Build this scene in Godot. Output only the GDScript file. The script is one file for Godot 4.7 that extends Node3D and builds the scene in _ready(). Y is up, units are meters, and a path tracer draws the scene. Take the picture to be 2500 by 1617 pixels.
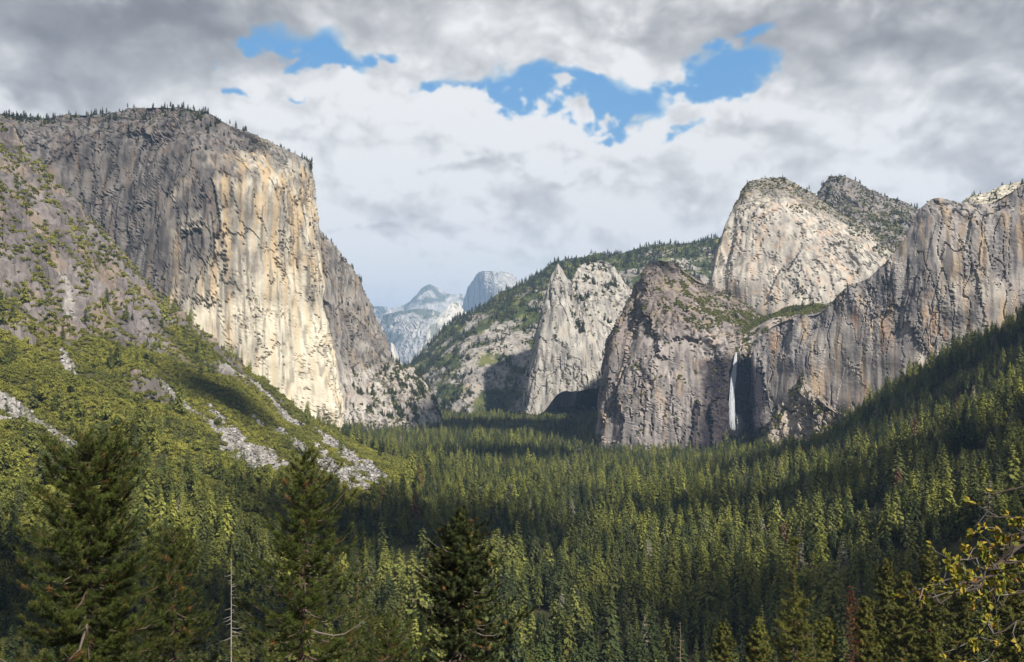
extends Node3D
# A wide granite valley seen from a hillside: cliffs, a waterfall, a conifer forest, a few pines close by.
# Metres, y up, the valley floor at y = 0; the viewer stands 200 m above it and looks down the valley along -z.

const EYE := Vector3(0, 200, 0)
const SUN_TOWARDS := Vector3(0.44, 0.62, 0.65)

var rng := RandomNumberGenerator.new()
var rows := []
var chutes := []
var fan := PackedVector2Array()
var n_hill: FastNoiseLite
var n_rock: FastNoiseLite
var n_rib: FastNoiseLite
var n_crack: FastNoiseLite
var n_flake: FastNoiseLite
var n_fine: FastNoiseLite
var n_tone: FastNoiseLite
var n_streak: FastNoiseLite
var n_wide: FastNoiseLite
var n_veg: FastNoiseLite
var n_stand: FastNoiseLite
var n_cloud: FastNoiseLite
var n_puff: FastNoiseLite
var n_warp: FastNoiseLite
var vertex_mat: StandardMaterial3D
var leaf_mat: StandardMaterial3D
var tree_spots := []
var shrub_spots := []
var rim_spots := []


func noise(frequency: float, octaves: int, kind := FastNoiseLite.TYPE_SIMPLEX, fractal := FastNoiseLite.FRACTAL_FBM) -> FastNoiseLite:
	var n := FastNoiseLite.new()
	n.noise_type = kind
	n.frequency = frequency
	n.fractal_type = fractal if octaves > 1 else FastNoiseLite.FRACTAL_NONE
	n.fractal_octaves = octaves
	n.seed = 7 + int(frequency * 100000.0) % 977 + octaves * 31
	return n


func _ready() -> void:
	rng.seed = 20240611
	# ---- camera
	var cam := Camera3D.new()
	cam.name = "camera"
	cam.fov = 40.95
	cam.near = 0.5
	cam.far = 60000.0
	cam.position = EYE
	cam.rotation_degrees.x = 2.083
	add_child(cam)
	cam.current = true
	# ---- noises
	n_hill = noise(1.0 / 170.0, 4)
	n_rock = noise(1.0 / 260.0, 3)
	n_rib = noise(1.0 / 60.0, 2)
	n_crack = noise(1.0 / 42.0, 2)
	n_flake = noise(1.0 / 70.0, 1, FastNoiseLite.TYPE_CELLULAR)
	n_flake.cellular_return_type = FastNoiseLite.RETURN_CELL_VALUE
	n_flake.cellular_jitter = 1.0
	n_fine = noise(1.0 / 13.0, 3)
	n_tone = noise(1.0 / 120.0, 4)
	n_streak = noise(1.0 / 26.0, 3)
	n_wide = noise(1.0 / 340.0, 3)
	n_veg = noise(1.0 / 60.0, 3)
	n_stand = noise(1.0 / 220.0, 3)
	n_cloud = noise(1.0, 6, FastNoiseLite.TYPE_SIMPLEX_SMOOTH)
	n_puff = noise(1.0, 5, FastNoiseLite.TYPE_SIMPLEX_SMOOTH, FastNoiseLite.FRACTAL_RIDGED)
	n_warp = noise(1.0, 3)
	# ---- sky, air and exposure
	var world := WorldEnvironment.new()
	world.name = "air"
	var env := Environment.new()
	env.background_mode = Environment.BG_SKY
	env.sky = Sky.new()
	env.sky.sky_material = make_sky()
	env.background_energy_multiplier = 1.0
	env.ambient_light_source = Environment.AMBIENT_SOURCE_SKY
	env.tonemap_mode = Environment.TONE_MAPPER_LINEAR
	env.tonemap_exposure = 1.8
	env.sdfgi_enabled = true
	env.ssao_enabled = true
	env.ssil_enabled = true
	env.volumetric_fog_enabled = true
	env.volumetric_fog_density = 0.0
	env.fog_enabled = true
	env.fog_density = 0.000032
	env.fog_light_color = Color(0.66, 0.81, 1.0)
	world.environment = env
	add_child(world)
	# ---- sun: high on the right, a little behind the viewer
	var sun := DirectionalLight3D.new()
	sun.name = "sun"
	sun.light_color = Color(1.0, 0.965, 0.90)
	sun.light_energy = 1.6
	sun.light_angular_distance = 1.5
	sun.shadow_enabled = true
	sun.look_at_from_position(SUN_TOWARDS * 1000.0, Vector3.ZERO)
	add_child(sun)
	# ---- materials
	vertex_mat = StandardMaterial3D.new()
	vertex_mat.vertex_color_use_as_albedo = true
	vertex_mat.roughness = 0.95
	vertex_mat.metallic_specular = 0.2
	leaf_mat = StandardMaterial3D.new()
	leaf_mat.vertex_color_use_as_albedo = true
	leaf_mat.roughness = 0.7
	leaf_mat.metallic_specular = 0.25
	leaf_mat.cull_mode = BaseMaterial3D.CULL_DISABLED
	leaf_mat.backlight_enabled = true
	leaf_mat.backlight = Color(0.5, 0.5, 0.5)
	setup_terrain()
	make_ground()
	make_left_hill()
	make_cliffs()
	make_clouds()
	make_forest()
	make_waterfall()
	make_foreground()


# ------------------------------------------------------------------ naming

func tag(o: Node, label: String, category := "", group := "", kind := "") -> void:
	if label:
		o.set_meta("label", label)
	if category:
		o.set_meta("category", category)
	if group:
		o.set_meta("group", group)
	if kind:
		o.set_meta("kind", kind)


var taken := {}

func numbered(called: String) -> String:
	var n: int = taken.get(called, -1) + 1
	taken[called] = n
	return called if n == 0 else "%s_%03d" % [called, n]


func base(called: String, at: Vector3) -> Node3D:
	var o := Node3D.new()
	o.name = numbered(called)
	add_child(o)
	o.position = at
	return o


func put(called: String, mesh: Mesh, mat: Material, parent: Node = null) -> MeshInstance3D:
	var o := MeshInstance3D.new()
	o.mesh = mesh
	o.material_override = mat
	if parent == null:
		o.name = numbered(called)
		add_child(o)
	else:
		o.name = called
		parent.add_child(o, true)
	return o


func scatter(called: String, mesh: Mesh, mat: Material, places: Array, tints: Array, parent: Node) -> MultiMeshInstance3D:
	var mm := MultiMesh.new()
	mm.transform_format = MultiMesh.TRANSFORM_3D
	mm.use_colors = true
	mm.mesh = mesh
	mm.instance_count = places.size()
	for i in places.size():
		mm.set_instance_transform(i, places[i])
		mm.set_instance_color(i, tints[i])
	var o := MultiMeshInstance3D.new()
	o.multimesh = mm
	o.material_override = mat
	o.name = called
	parent.add_child(o, true)
	o.set_meta("kind", "stuff")
	return o


func mesh_of(v: PackedVector3Array, c: PackedColorArray, index := PackedInt32Array(), normals := PackedVector3Array()) -> ArrayMesh:
	var a := []
	a.resize(Mesh.ARRAY_MAX)
	a[Mesh.ARRAY_VERTEX] = v
	a[Mesh.ARRAY_COLOR] = c
	if index.size():
		a[Mesh.ARRAY_INDEX] = index
	if normals.size():
		a[Mesh.ARRAY_NORMAL] = normals
	var m := ArrayMesh.new()
	m.add_surface_from_arrays(Mesh.PRIMITIVE_TRIANGLES, a)
	return m


func grid_index(nu: int, nv: int) -> PackedInt32Array:
	var index := PackedInt32Array()
	index.resize((nu - 1) * (nv - 1) * 6)
	var k := 0
	for i in nu - 1:
		for j in nv - 1:
			var p := i * nv + j
			index[k] = p
			index[k + 1] = p + 1
			index[k + 2] = p + nv
			index[k + 3] = p + nv
			index[k + 4] = p + 1
			index[k + 5] = p + nv + 1
			k += 6
	return index


# ------------------------------------------------------------------ sky

func bump(az: float, el: float, list: Array) -> float:
	var s := 0.0
	for e in list:
		var x: float = (az - e[0]) / e[2]
		var y: float = (el - e[1]) / e[3]
		var d := x * x + y * y
		if d < 6.0:
			s += e[4] * exp(-d)
	return s


var gaps := [[-13.5, 19.8, 3.3, 1.1, 1.00], [-11.5, 19.3, 1.9, 0.7, 0.90], [-17.6, 16.5, 1.2, 0.4, 0.90], [-15.9, 20.3, 1.7, 0.7, 0.40], [-5.1, 17.9, 1.7, 0.7, 0.80], [-2.8, 17.6, 1.7, 0.4, 0.55], [-0.0, 17.7, 2.2, 0.6, 0.85], [2.8, 17.1, 3.1, 0.7, 1.00], [6.4, 16.0, 3.1, 1.1, 1.05], [8.3, 15.2, 1.5, 1.1, 0.80], [12.4, 17.3, 2.8, 1.2, 1.00], [15.3, 17.8, 3.1, 1.2, 1.10], [14.6, 19.9, 1.9, 0.7, 0.80], [11.1, 19.2, 1.5, 0.7, 0.50], [-8.0, 19.8, 1.1, 0.4, 0.60], [11.3, 14.4, 0.8, 0.6, 0.50], [-20.7, 18.2, 1.1, 0.6, 0.35], [-12.7, 16.6, 1.0, 0.3, 0.50]]
var heavy := [[-28.4, 18.7, 9.2, 2.8, 1.35], [-22.9, 20.5, 9.2, 1.7, 0.90], [-29.0, 15.0, 2.5, 1.1, 0.80], [-15.2, 21.6, 5.6, 1.1, 0.45], [27.1, 18.9, 10.6, 2.5, 1.10], [19.2, 20.9, 6.7, 1.4, 0.50], [29.8, 14.2, 3.9, 1.7, 0.35], [29.1, 11.2, 4.7, 1.9, 0.55], [24.0, 13.0, 4.4, 1.7, 0.22], [-5.4, 22.0, 6.9, 1.1, 0.30], [2.8, 11.4, 3.1, 1.1, 0.32], [-2.5, 12.5, 1.9, 0.5, 0.40], [-11.0, 8.8, 1.7, 0.3, 0.40], [-8.3, 8.8, 1.2, 0.3, 0.35], [5.3, 11.9, 3.1, 1.1, 0.15], [-2.5, 9.5, 6.1, 1.7, 0.12], [11.4, 20.7, 6.1, 1.4, 0.30], [19.1, 14.1, 5.6, 1.7, 0.12], [12.7, 12.0, 5.6, 1.7, 0.10]]
var tops := [[-1.1, 15.7, 8.9, 1.4, 0.50], [8.6, 14.0, 2.2, 0.8, 0.45], [-17.2, 18.0, 3.3, 1.1, 0.30], [20.4, 18.0, 3.3, 1.2, 0.50], [11.9, 16.4, 2.5, 1.1, 0.40], [-8.9, 6.7, 2.5, 2.2, 0.35], [-0.3, 7.9, 7.2, 1.7, 0.22]]


func sky_color(d: Vector3) -> Color:
	var az := rad_to_deg(atan2(d.x, -d.z))
	var el := rad_to_deg(asin(clampf(d.y, -1.0, 1.0)))
	var p := Vector3(d.x, d.y * 1.5, d.z) * 2.2
	var w := Vector3(n_warp.get_noise_3dv(p * 2.3), n_warp.get_noise_3dv(p * 2.3 + Vector3(31, 7, 3)), 0.0)
	var q := p + w * 0.035
	var f := n_cloud.get_noise_3dv(q * 3.1)
	var fine := n_cloud.get_noise_3dv(q * 11.0 + Vector3(5, 0, 9))
	var towards_sun := n_cloud.get_noise_3dv((q + Vector3(0.035, 0.05, 0.0)) * 3.1)
	var detail := n_cloud.get_noise_3dv(q * 5.6 + Vector3(40, 2, 8))
	var curl := absf(n_cloud.get_noise_3dv(q * 7.5 + Vector3(9, 1, 2)))
	var wisp := n_cloud.get_noise_3dv(q * 27.0)
	var blue := 0.0
	var dark := 0.0
	var light := 0.0
	if absf(az) < 50.0 and el < 34.0:
		var waz := az + w.x * 3.4 + detail * 1.6 + fine * 1.0 + wisp * 0.6
		var wel := el + w.y * 1.8 + detail * 0.9 + fine * 0.6 + wisp * 0.4
		blue = bump(waz, wel, gaps)
		dark = bump(waz, wel, heavy)
		light = bump(waz, wel, tops)
		var edge := smoothstep(50.0, 34.0, absf(az)) * smoothstep(34.0, 26.0, el)
		blue = lerpf(0.2 + 0.55 * f, blue, edge)
		dark = lerpf(0.5 - 0.6 * f, dark, edge)
	else:
		blue = 0.2 + 0.55 * f
		dark = 0.5 - 0.6 * f
	dark = maxf(dark, 0.75 * smoothstep(20.0, 44.0, el) * (0.8 + 0.5 * f))
	dark += 0.30 * smoothstep(15.0, 22.0, el)
	var clear := smoothstep(0.28, 1.08, blue * 1.15 + (fine * 0.8 + detail * 0.3 + wisp * 0.45 + f * 0.1) * smoothstep(0.08, 0.40, blue))
	var murk := dark * 0.68 * (1.0 + 0.5 * detail) - light * 0.22 + (towards_sun - f) * 0.42 - f * 0.05 - fine * 0.14 - detail * 0.10 - wisp * 0.08 + (0.20 - curl) * 0.36
	var shade := 0.96 * (1.0 - exp(-1.15 * maxf(murk, 0.0)))
	var white := Color(0.945, 0.94, 0.935)
	var grey := Color(0.36, 0.36, 0.375)
	var c := white.lerp(grey, pow(shade, 1.12))
	var sky_blue := Color(0.40, 0.62, 0.83).lerp(Color(0.52, 0.70, 0.86), smoothstep(22.0, 6.0, el))
	c = c.lerp(sky_blue, clear)
	var low := smoothstep(9.0, 1.0, el)
	return c.lerp(Color(0.93, 0.935, 0.945), 0.6 * low)


func sky_part(w: int, h: int, x0: int, y0: int, nx: int, ny: int) -> Image:
	var im := Image.create(nx, ny, false, Image.FORMAT_RGB8)
	for j in ny:
		var polar := (y0 + j + 0.5) / h * PI
		var sp := sin(polar)
		var cp := cos(polar)
		for i in nx:
			var a := (x0 + i + 0.5) / w * TAU
			im.set_pixel(i, j, sky_color(Vector3(sin(a) * sp, cp, -cos(a) * sp)))
	return im


func make_sky() -> PanoramaSkyMaterial:
	var im := Image.create(768, 384, false, Image.FORMAT_RGB8)
	im.fill(Color(0.36, 0.38, 0.36))
	im.blit_rect(sky_part(768, 384, 0, 0, 768, 193), Rect2i(0, 0, 768, 193), Vector2i.ZERO)
	im.resize(4096, 2048, Image.INTERPOLATE_CUBIC)
	# the part of the sky over the valley, finer: 78 degrees wide, from the horizon to 27 degrees up
	var half := 444
	var y0 := 716
	var ny := 310
	im.blit_rect(sky_part(4096, 2048, -half, y0, half, ny), Rect2i(0, 0, half, ny), Vector2i(4096 - half, y0))
	im.blit_rect(sky_part(4096, 2048, 0, y0, half, ny), Rect2i(0, 0, half, ny), Vector2i(0, y0))
	var m := PanoramaSkyMaterial.new()
	m.panorama = ImageTexture.create_from_image(im)
	m.energy_multiplier = 0.61
	return m


# ------------------------------------------------------------------ terrain heights

func setup_terrain() -> void:
	# distance down the valley, then (x, height) across it
	rows = [
		[-400, [Vector2(-3000,500), Vector2(-800,400), Vector2(-200,270), Vector2(0,250), Vector2(300,280), Vector2(1000,450), Vector2(3000,700)]],
		[0, [Vector2(-3000,500), Vector2(-800,330), Vector2(-200,205), Vector2(0,196), Vector2(20,197), Vector2(200,215), Vector2(800,380), Vector2(3000,650)]],
		[60, [Vector2(-3000,500), Vector2(-800,300), Vector2(-200,165), Vector2(0,155), Vector2(30,165), Vector2(200,182), Vector2(800,350), Vector2(3000,650)]],
		[150, [Vector2(-3000,500), Vector2(-800,260), Vector2(-200,105), Vector2(-60,100), Vector2(20,112), Vector2(60,128), Vector2(200,140), Vector2(800,320), Vector2(3000,650)]],
		[250, [Vector2(-3000,500), Vector2(-800,220), Vector2(-250,60), Vector2(-60,40), Vector2(60,70), Vector2(120,92), Vector2(250,112), Vector2(800,300), Vector2(3000,650)]],
		[340, [Vector2(-3000,500), Vector2(-1200,400), Vector2(-600,110), Vector2(-250,20), Vector2(-80,5), Vector2(100,25), Vector2(180,52), Vector2(300,82), Vector2(500,140), Vector2(800,290), Vector2(3000,650)]],
		[450, [Vector2(-3000,600), Vector2(-1200,430), Vector2(-600,135), Vector2(-260,24), Vector2(-150,2), Vector2(100,3), Vector2(220,25), Vector2(400,80), Vector2(800,270), Vector2(3000,650)]],
		[600, [Vector2(-3000,600), Vector2(-1300,450), Vector2(-700,170), Vector2(-346,38), Vector2(-180,0), Vector2(150,0), Vector2(280,15), Vector2(346,42), Vector2(600,150), Vector2(1200,400), Vector2(3000,700)]],
		[900, [Vector2(-3000,700), Vector2(-1300,550), Vector2(-800,230), Vector2(-519,89), Vector2(-330,30), Vector2(-180,0), Vector2(260,0), Vector2(519,100), Vector2(800,250), Vector2(1400,500), Vector2(3000,700)]],
		[1200, [Vector2(-3000,800), Vector2(-1400,700), Vector2(-1000,400), Vector2(-692,200), Vector2(-450,98), Vector2(-300,57), Vector2(-165,28), Vector2(-105,0), Vector2(330,0), Vector2(500,48), Vector2(692,145), Vector2(1000,320), Vector2(3000,700)]],
		[1450, [Vector2(-3000,850), Vector2(-1500,800), Vector2(-1100,520), Vector2(-837,290), Vector2(-600,168), Vector2(-443,97), Vector2(-300,58), Vector2(-150,26), Vector2(-90,0), Vector2(380,0), Vector2(600,55), Vector2(800,152), Vector2(1100,362), Vector2(3000,662)]],
		[1700, [Vector2(-3000,900), Vector2(-1300,760), Vector2(-980,500), Vector2(-850,340), Vector2(-652,200), Vector2(-443,85), Vector2(-260,35), Vector2(-130,10), Vector2(-90,0), Vector2(430,0), Vector2(660,57), Vector2(830,167), Vector2(950,247), Vector2(1300,442), Vector2(3000,662)]],
		[2000, [Vector2(-3000,900), Vector2(-1300,800), Vector2(-1154,740), Vector2(-1000,570), Vector2(-850,380), Vector2(-650,210), Vector2(-480,98), Vector2(-330,42), Vector2(-200,8), Vector2(-150,0), Vector2(500,0), Vector2(700,42), Vector2(800,92), Vector2(1000,222), Vector2(3000,462)]],
		[2300, [Vector2(-3000,900), Vector2(-1300,700), Vector2(-1100,560), Vector2(-950,400), Vector2(-782,250), Vector2(-640,135), Vector2(-436,34), Vector2(-380,0), Vector2(560,0), Vector2(720,22), Vector2(900,82), Vector2(3000,162)]],
		[2600, [Vector2(-3000,300), Vector2(-1100,250), Vector2(-782,120), Vector2(-560,20), Vector2(-480,0), Vector2(540,0), Vector2(800,40), Vector2(3000,60)]],
		[3000, [Vector2(-3000,100), Vector2(-600,20), Vector2(-500,0), Vector2(600,0), Vector2(3000,20)]],
		[4200, [Vector2(-3000,0), Vector2(3000,0)]],
		[22000, [Vector2(-3000,0), Vector2(3000,0)]]]
	# bare talus chutes on the left hill: x, half width, z
	chutes = [
		[Vector3(-630,11,-1548), Vector3(-528,14,-1436), Vector3(-439,20,-1356), Vector3(-377,34,-1268), Vector3(-340,32,-1216)],
		[Vector3(-601,24,-1892), Vector3(-512,29,-1924), Vector3(-393,26,-1888), Vector3(-246,24,-1452), Vector3(-172,16,-1260)],
		[Vector3(-483,7,-1664), Vector3(-430,9,-1616), Vector3(-341,14,-1440), Vector3(-272,24,-1308), Vector3(-217,29,-1200)],
		[Vector3(-622,18,-1080), Vector3(-575,18,-1052), Vector3(-527,14,-1048)],
		[Vector3(-585,7,-1000), Vector3(-563,7,-1012)],
		[Vector3(-433,6,-1788), Vector3(-303,9,-1456), Vector3(-216,13,-1280)],
		[Vector3(-524,7,-1520), Vector3(-465,9,-1436), Vector3(-416,10,-1364)],
		[Vector3(-875,11,-1728), Vector3(-829,10,-1652), Vector3(-782,9,-1564)],
		[Vector3(-708,9,-1396), Vector3(-627,9,-1268)]]
	# the open brushy fan at the foot of the left hill
	fan = PackedVector2Array([Vector2(-652, -1816), Vector2(-600, -1964), Vector2(-547, -2092), Vector2(-378, -2000), Vector2(-281, -2000), Vector2(-200, -2176), Vector2(-157, -1416), Vector2(-167, -1232), Vector2(-221, -1172), Vector2(-292, -1232), Vector2(-331, -1212), Vector2(-371, -1220), Vector2(-477, -1408)])


func row_height(r: Array, x: float) -> float:
	var n := r.size()
	if x <= r[0].x:
		return r[0].y
	for i in range(1, n):
		var b: Vector2 = r[i]
		if x <= b.x:
			var a: Vector2 = r[i - 1]
			return lerpf(a.y, b.y, (x - a.x) / (b.x - a.x))
	return r[n - 1].y


func raw_height(x: float, d: float) -> float:
	if d >= 4200.0:
		return 0.0
	var i := 0
	while i < rows.size() - 2 and rows[i + 1][0] < d:
		i += 1
	var t: float = clampf((d - rows[i][0]) / (rows[i + 1][0] - rows[i][0]), 0.0, 1.0)
	return lerpf(row_height(rows[i][1], x), row_height(rows[i + 1][1], x), t)


func height(x: float, d: float) -> float:
	var y := raw_height(x, d)
	y -= 65.0 * smoothstep(900.0, 2600.0, d) * clampf(1.0 - y / 150.0, 0.0, 1.0)
	var rough := clampf(y / 60.0, 0.04, 1.0) * smoothstep(200.0, 500.0, d)
	return y + n_hill.get_noise_2d(x, d) * 16.0 * rough


func make_ground() -> void:
	var ds := PackedFloat32Array()
	var d := -400.0
	while d < 4300.0:
		ds.append(d)
		d += 14.0 if d < 700.0 else 22.0
	for far in [5000.0, 7000.0, 10000.0, 15000.0, 24000.0, 45000.0]:
		ds.append(far)
	var nv := 220
	var v := PackedVector3Array()
	var c := PackedColorArray()
	for dd in ds:
		var half: float = 900.0 + 0.75 * absf(dd)
		for j in nv:
			var x := (float(j) / (nv - 1) * 2.0 - 1.0) * half
			var y := height(x, dd)
			if x > -1500.0 and x < -70.0 and dd > 290.0 and dd < 2440.0:
				y -= 12.0
			v.append(Vector3(x, y, -dd))
			var t := 0.5 + 0.5 * n_veg.get_noise_2d(x, dd)
			c.append(Color(0.035, 0.036, 0.016).lerp(Color(0.075, 0.065, 0.035), t))
	var o := put("valley_ground", mesh_of(v, c, grid_index(ds.size(), nv)), vertex_mat)
	tag(o, "forest floor running down the valley between the cliffs", "ground", "", "structure")


func chute_at(x: float, z: float) -> float:
	# 1 in the middle of a talus chute, 0 outside
	var best := -9.0
	for c in chutes:
		for i in c.size() - 1:
			var a: Vector3 = c[i]
			var b: Vector3 = c[i + 1]
			if x < minf(a.x, b.x) - 40.0 or x > maxf(a.x, b.x) + 40.0 or z < minf(a.z, b.z) - 40.0 or z > maxf(a.z, b.z) + 40.0:
				continue
			var ab := Vector2(b.x - a.x, b.z - a.z)
			var t := clampf(Vector2(x - a.x, z - a.z).dot(ab) / ab.length_squared(), 0.0, 1.0)
			var dist := Vector2(x - a.x, z - a.z).distance_to(ab * t)
			best = maxf(best, 1.0 - dist / lerpf(a.y, b.y, t))
	return best


func rocky_at(x: float, d: float, y: float) -> float:
	# the upper left shoulder is broken rock, the lower hill is brush
	var line := 195.0 + 170.0 * n_wide.get_noise_2d(x, d) + smoothstep(1450.0, 1150.0, d) * 260.0 + smoothstep(1950.0, 2200.0, d) * 60.0
	return smoothstep(line - 35.0, line + 45.0, y) * smoothstep(90.0, 150.0, y)


func make_left_hill() -> void:
	var step := 4.0
	var nx := 356
	var nd := 532
	var v := PackedVector3Array()
	var c := PackedColorArray()
	v.resize(nx * nd)
	c.resize(nx * nd)
	for i in nx:
		var x := -75.0 - i * step
		for j in nd:
			var d := 296.0 + j * step
			var y := height(x, d)
			var rocky := rocky_at(x, d, y)
			var col := Color(0.05, 0.05, 0.02)
			if rocky > 0.0:
				var q := Vector3(x, y, d)
				var cell := n_flake.get_noise_3d(x * 1.3 + n_fine.get_noise_2d(x, d) * 14.0, y * 1.3, d * 1.3)
				var crag := absf(n_crack.get_noise_3d(x * 0.8, y * 0.6, d * 0.8))
				y += rocky * (cell * 9.0 + n_rib.get_noise_3dv(q) * 15.0 + n_fine.get_noise_3dv(q) * 8.0 + n_fine.get_noise_3dv(q * 2.3) * 3.0 - 11.0 * smoothstep(0.16, 0.0, crag))
				var bench := y / 24.0 + n_rib.get_noise_2d(x * 0.6, d * 0.6) * 1.6 + (x + d) * 0.008
				bench -= floorf(bench)
				y += rocky * (smoothstep(0.45, 1.0, bench) - bench) * 9.0
				var tone := 0.5 + 0.5 * n_tone.get_noise_3dv(q) + 0.4 * n_fine.get_noise_3dv(q * 1.7)
				var rock := Color(0.05, 0.044, 0.048).lerp(Color(0.21, 0.19, 0.192), clampf(tone, 0.0, 1.0))
				rock = rock.lerp(Color(0.21, 0.165, 0.13), smoothstep(0.1, 0.5, n_wide.get_noise_2d(x * 2.5, d * 2.5)) * 0.7)
				rock = rock.lerp(Color(0.07, 0.065, 0.07), smoothstep(0.09, 0.02, crag) * 0.6)
				col = col.lerp(rock, rocky)
			var ch := chute_at(x, -d) + n_fine.get_noise_2d(x, d) * 0.4 + n_veg.get_noise_2d(x, d) * 0.3
			if ch > 0.0:
				var s := 0.5 + 0.5 * n_fine.get_noise_2d(x * 2.0 + 300.0, d * 2.0)
				col = col.lerp(Color(0.11, 0.105, 0.105).lerp(Color(0.34, 0.325, 0.315), s), smoothstep(0.0, 0.2, ch))
				y += n_fine.get_noise_2d(x * 3.0, d * 3.0) * 1.2
			v[i * nd + j] = Vector3(x + rocky * n_fine.get_noise_3d(x * 0.8, y * 0.8, d + 70.0) * 6.0, y, -d + rocky * n_fine.get_noise_3d(x * 0.8 + 90.0, y * 0.8, d) * 6.0)
			c[i * nd + j] = col
	var o := put("left_hill", mesh_of(v, c, grid_index(nx, nd)), vertex_mat)
	tag(o, "brushy talus hillside with a broken rock shoulder below the tall cliff", "hillside", "", "structure")
	# brush: round shrubs all over, thin on the rock and absent from the chutes
	var s := 6.3
	var x := -1480.0
	while x < -80.0:
		var d := 420.0
		while d < 2400.0:
			var px := x + rng.randf_range(-0.5, 0.5) * s
			var pd := d + rng.randf_range(-0.5, 0.5) * s
			d += s
			if px < -0.66 * pd - 60.0:
				continue
			var y := height(px, pd)
			if y < 2.0 - 65.0 * smoothstep(900.0, 2600.0, pd) and not Geometry2D.is_point_in_polygon(Vector2(px, -pd), fan):
				continue
			var rocky := rocky_at(px, pd, y)
			var keep := 0.96
			if rocky > 0.15:
				keep = lerpf(0.9, 0.03, rocky) + smoothstep(-0.2, 0.12, n_veg.get_noise_2d(px * 0.7, pd * 0.7)) * 0.9
			if chute_at(px, -pd) + n_fine.get_noise_2d(px, pd) * 0.4 + n_veg.get_noise_2d(px, pd) * 0.3 > -0.12:
				keep = 0.02
			if rng.randf() > keep:
				continue
			var i := clampi(roundi((-75.0 - px) / step), 0, nx - 1)
			var j := clampi(roundi((pd - 296.0) / step), 0, nd - 1)
			y = v[i * nd + j].y
			shrub_spots.append([Vector3(px, y, -pd), rng.randf_range(0.75, 1.5), 0.5 + 0.5 * n_stand.get_noise_2d(px, pd) + rng.randf_range(-0.25, 0.25)])
		x += s


# ------------------------------------------------------------------ cliffs

func smooth_points(p: Array, n: int) -> PackedVector3Array:
	# n points along a smooth curve through p, evenly spaced by length
	var at := PackedFloat32Array([0.0])
	for i in range(1, p.size()):
		at.append(at[i - 1] + p[i].distance_to(p[i - 1]))
	var out := PackedVector3Array()
	var k := 0
	for i in n:
		var s: float = at[-1] * i / (n - 1)
		while k < p.size() - 2 and at[k + 1] < s:
			k += 1
		var t := (s - at[k]) / maxf(at[k + 1] - at[k], 0.001)
		var a: Vector3 = p[k]
		var b: Vector3 = p[k + 1]
		var before: Vector3 = p[k - 1] if k > 0 else a * 2.0 - b
		var after: Vector3 = p[k + 2] if k + 2 < p.size() else b * 2.0 - a
		out.append(a.cubic_interpolate_in_time(b, before, after, t, at[k + 1] - at[k], -(a - before).length(), (at[k + 1] - at[k]) + (after - b).length()))
	return out


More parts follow.
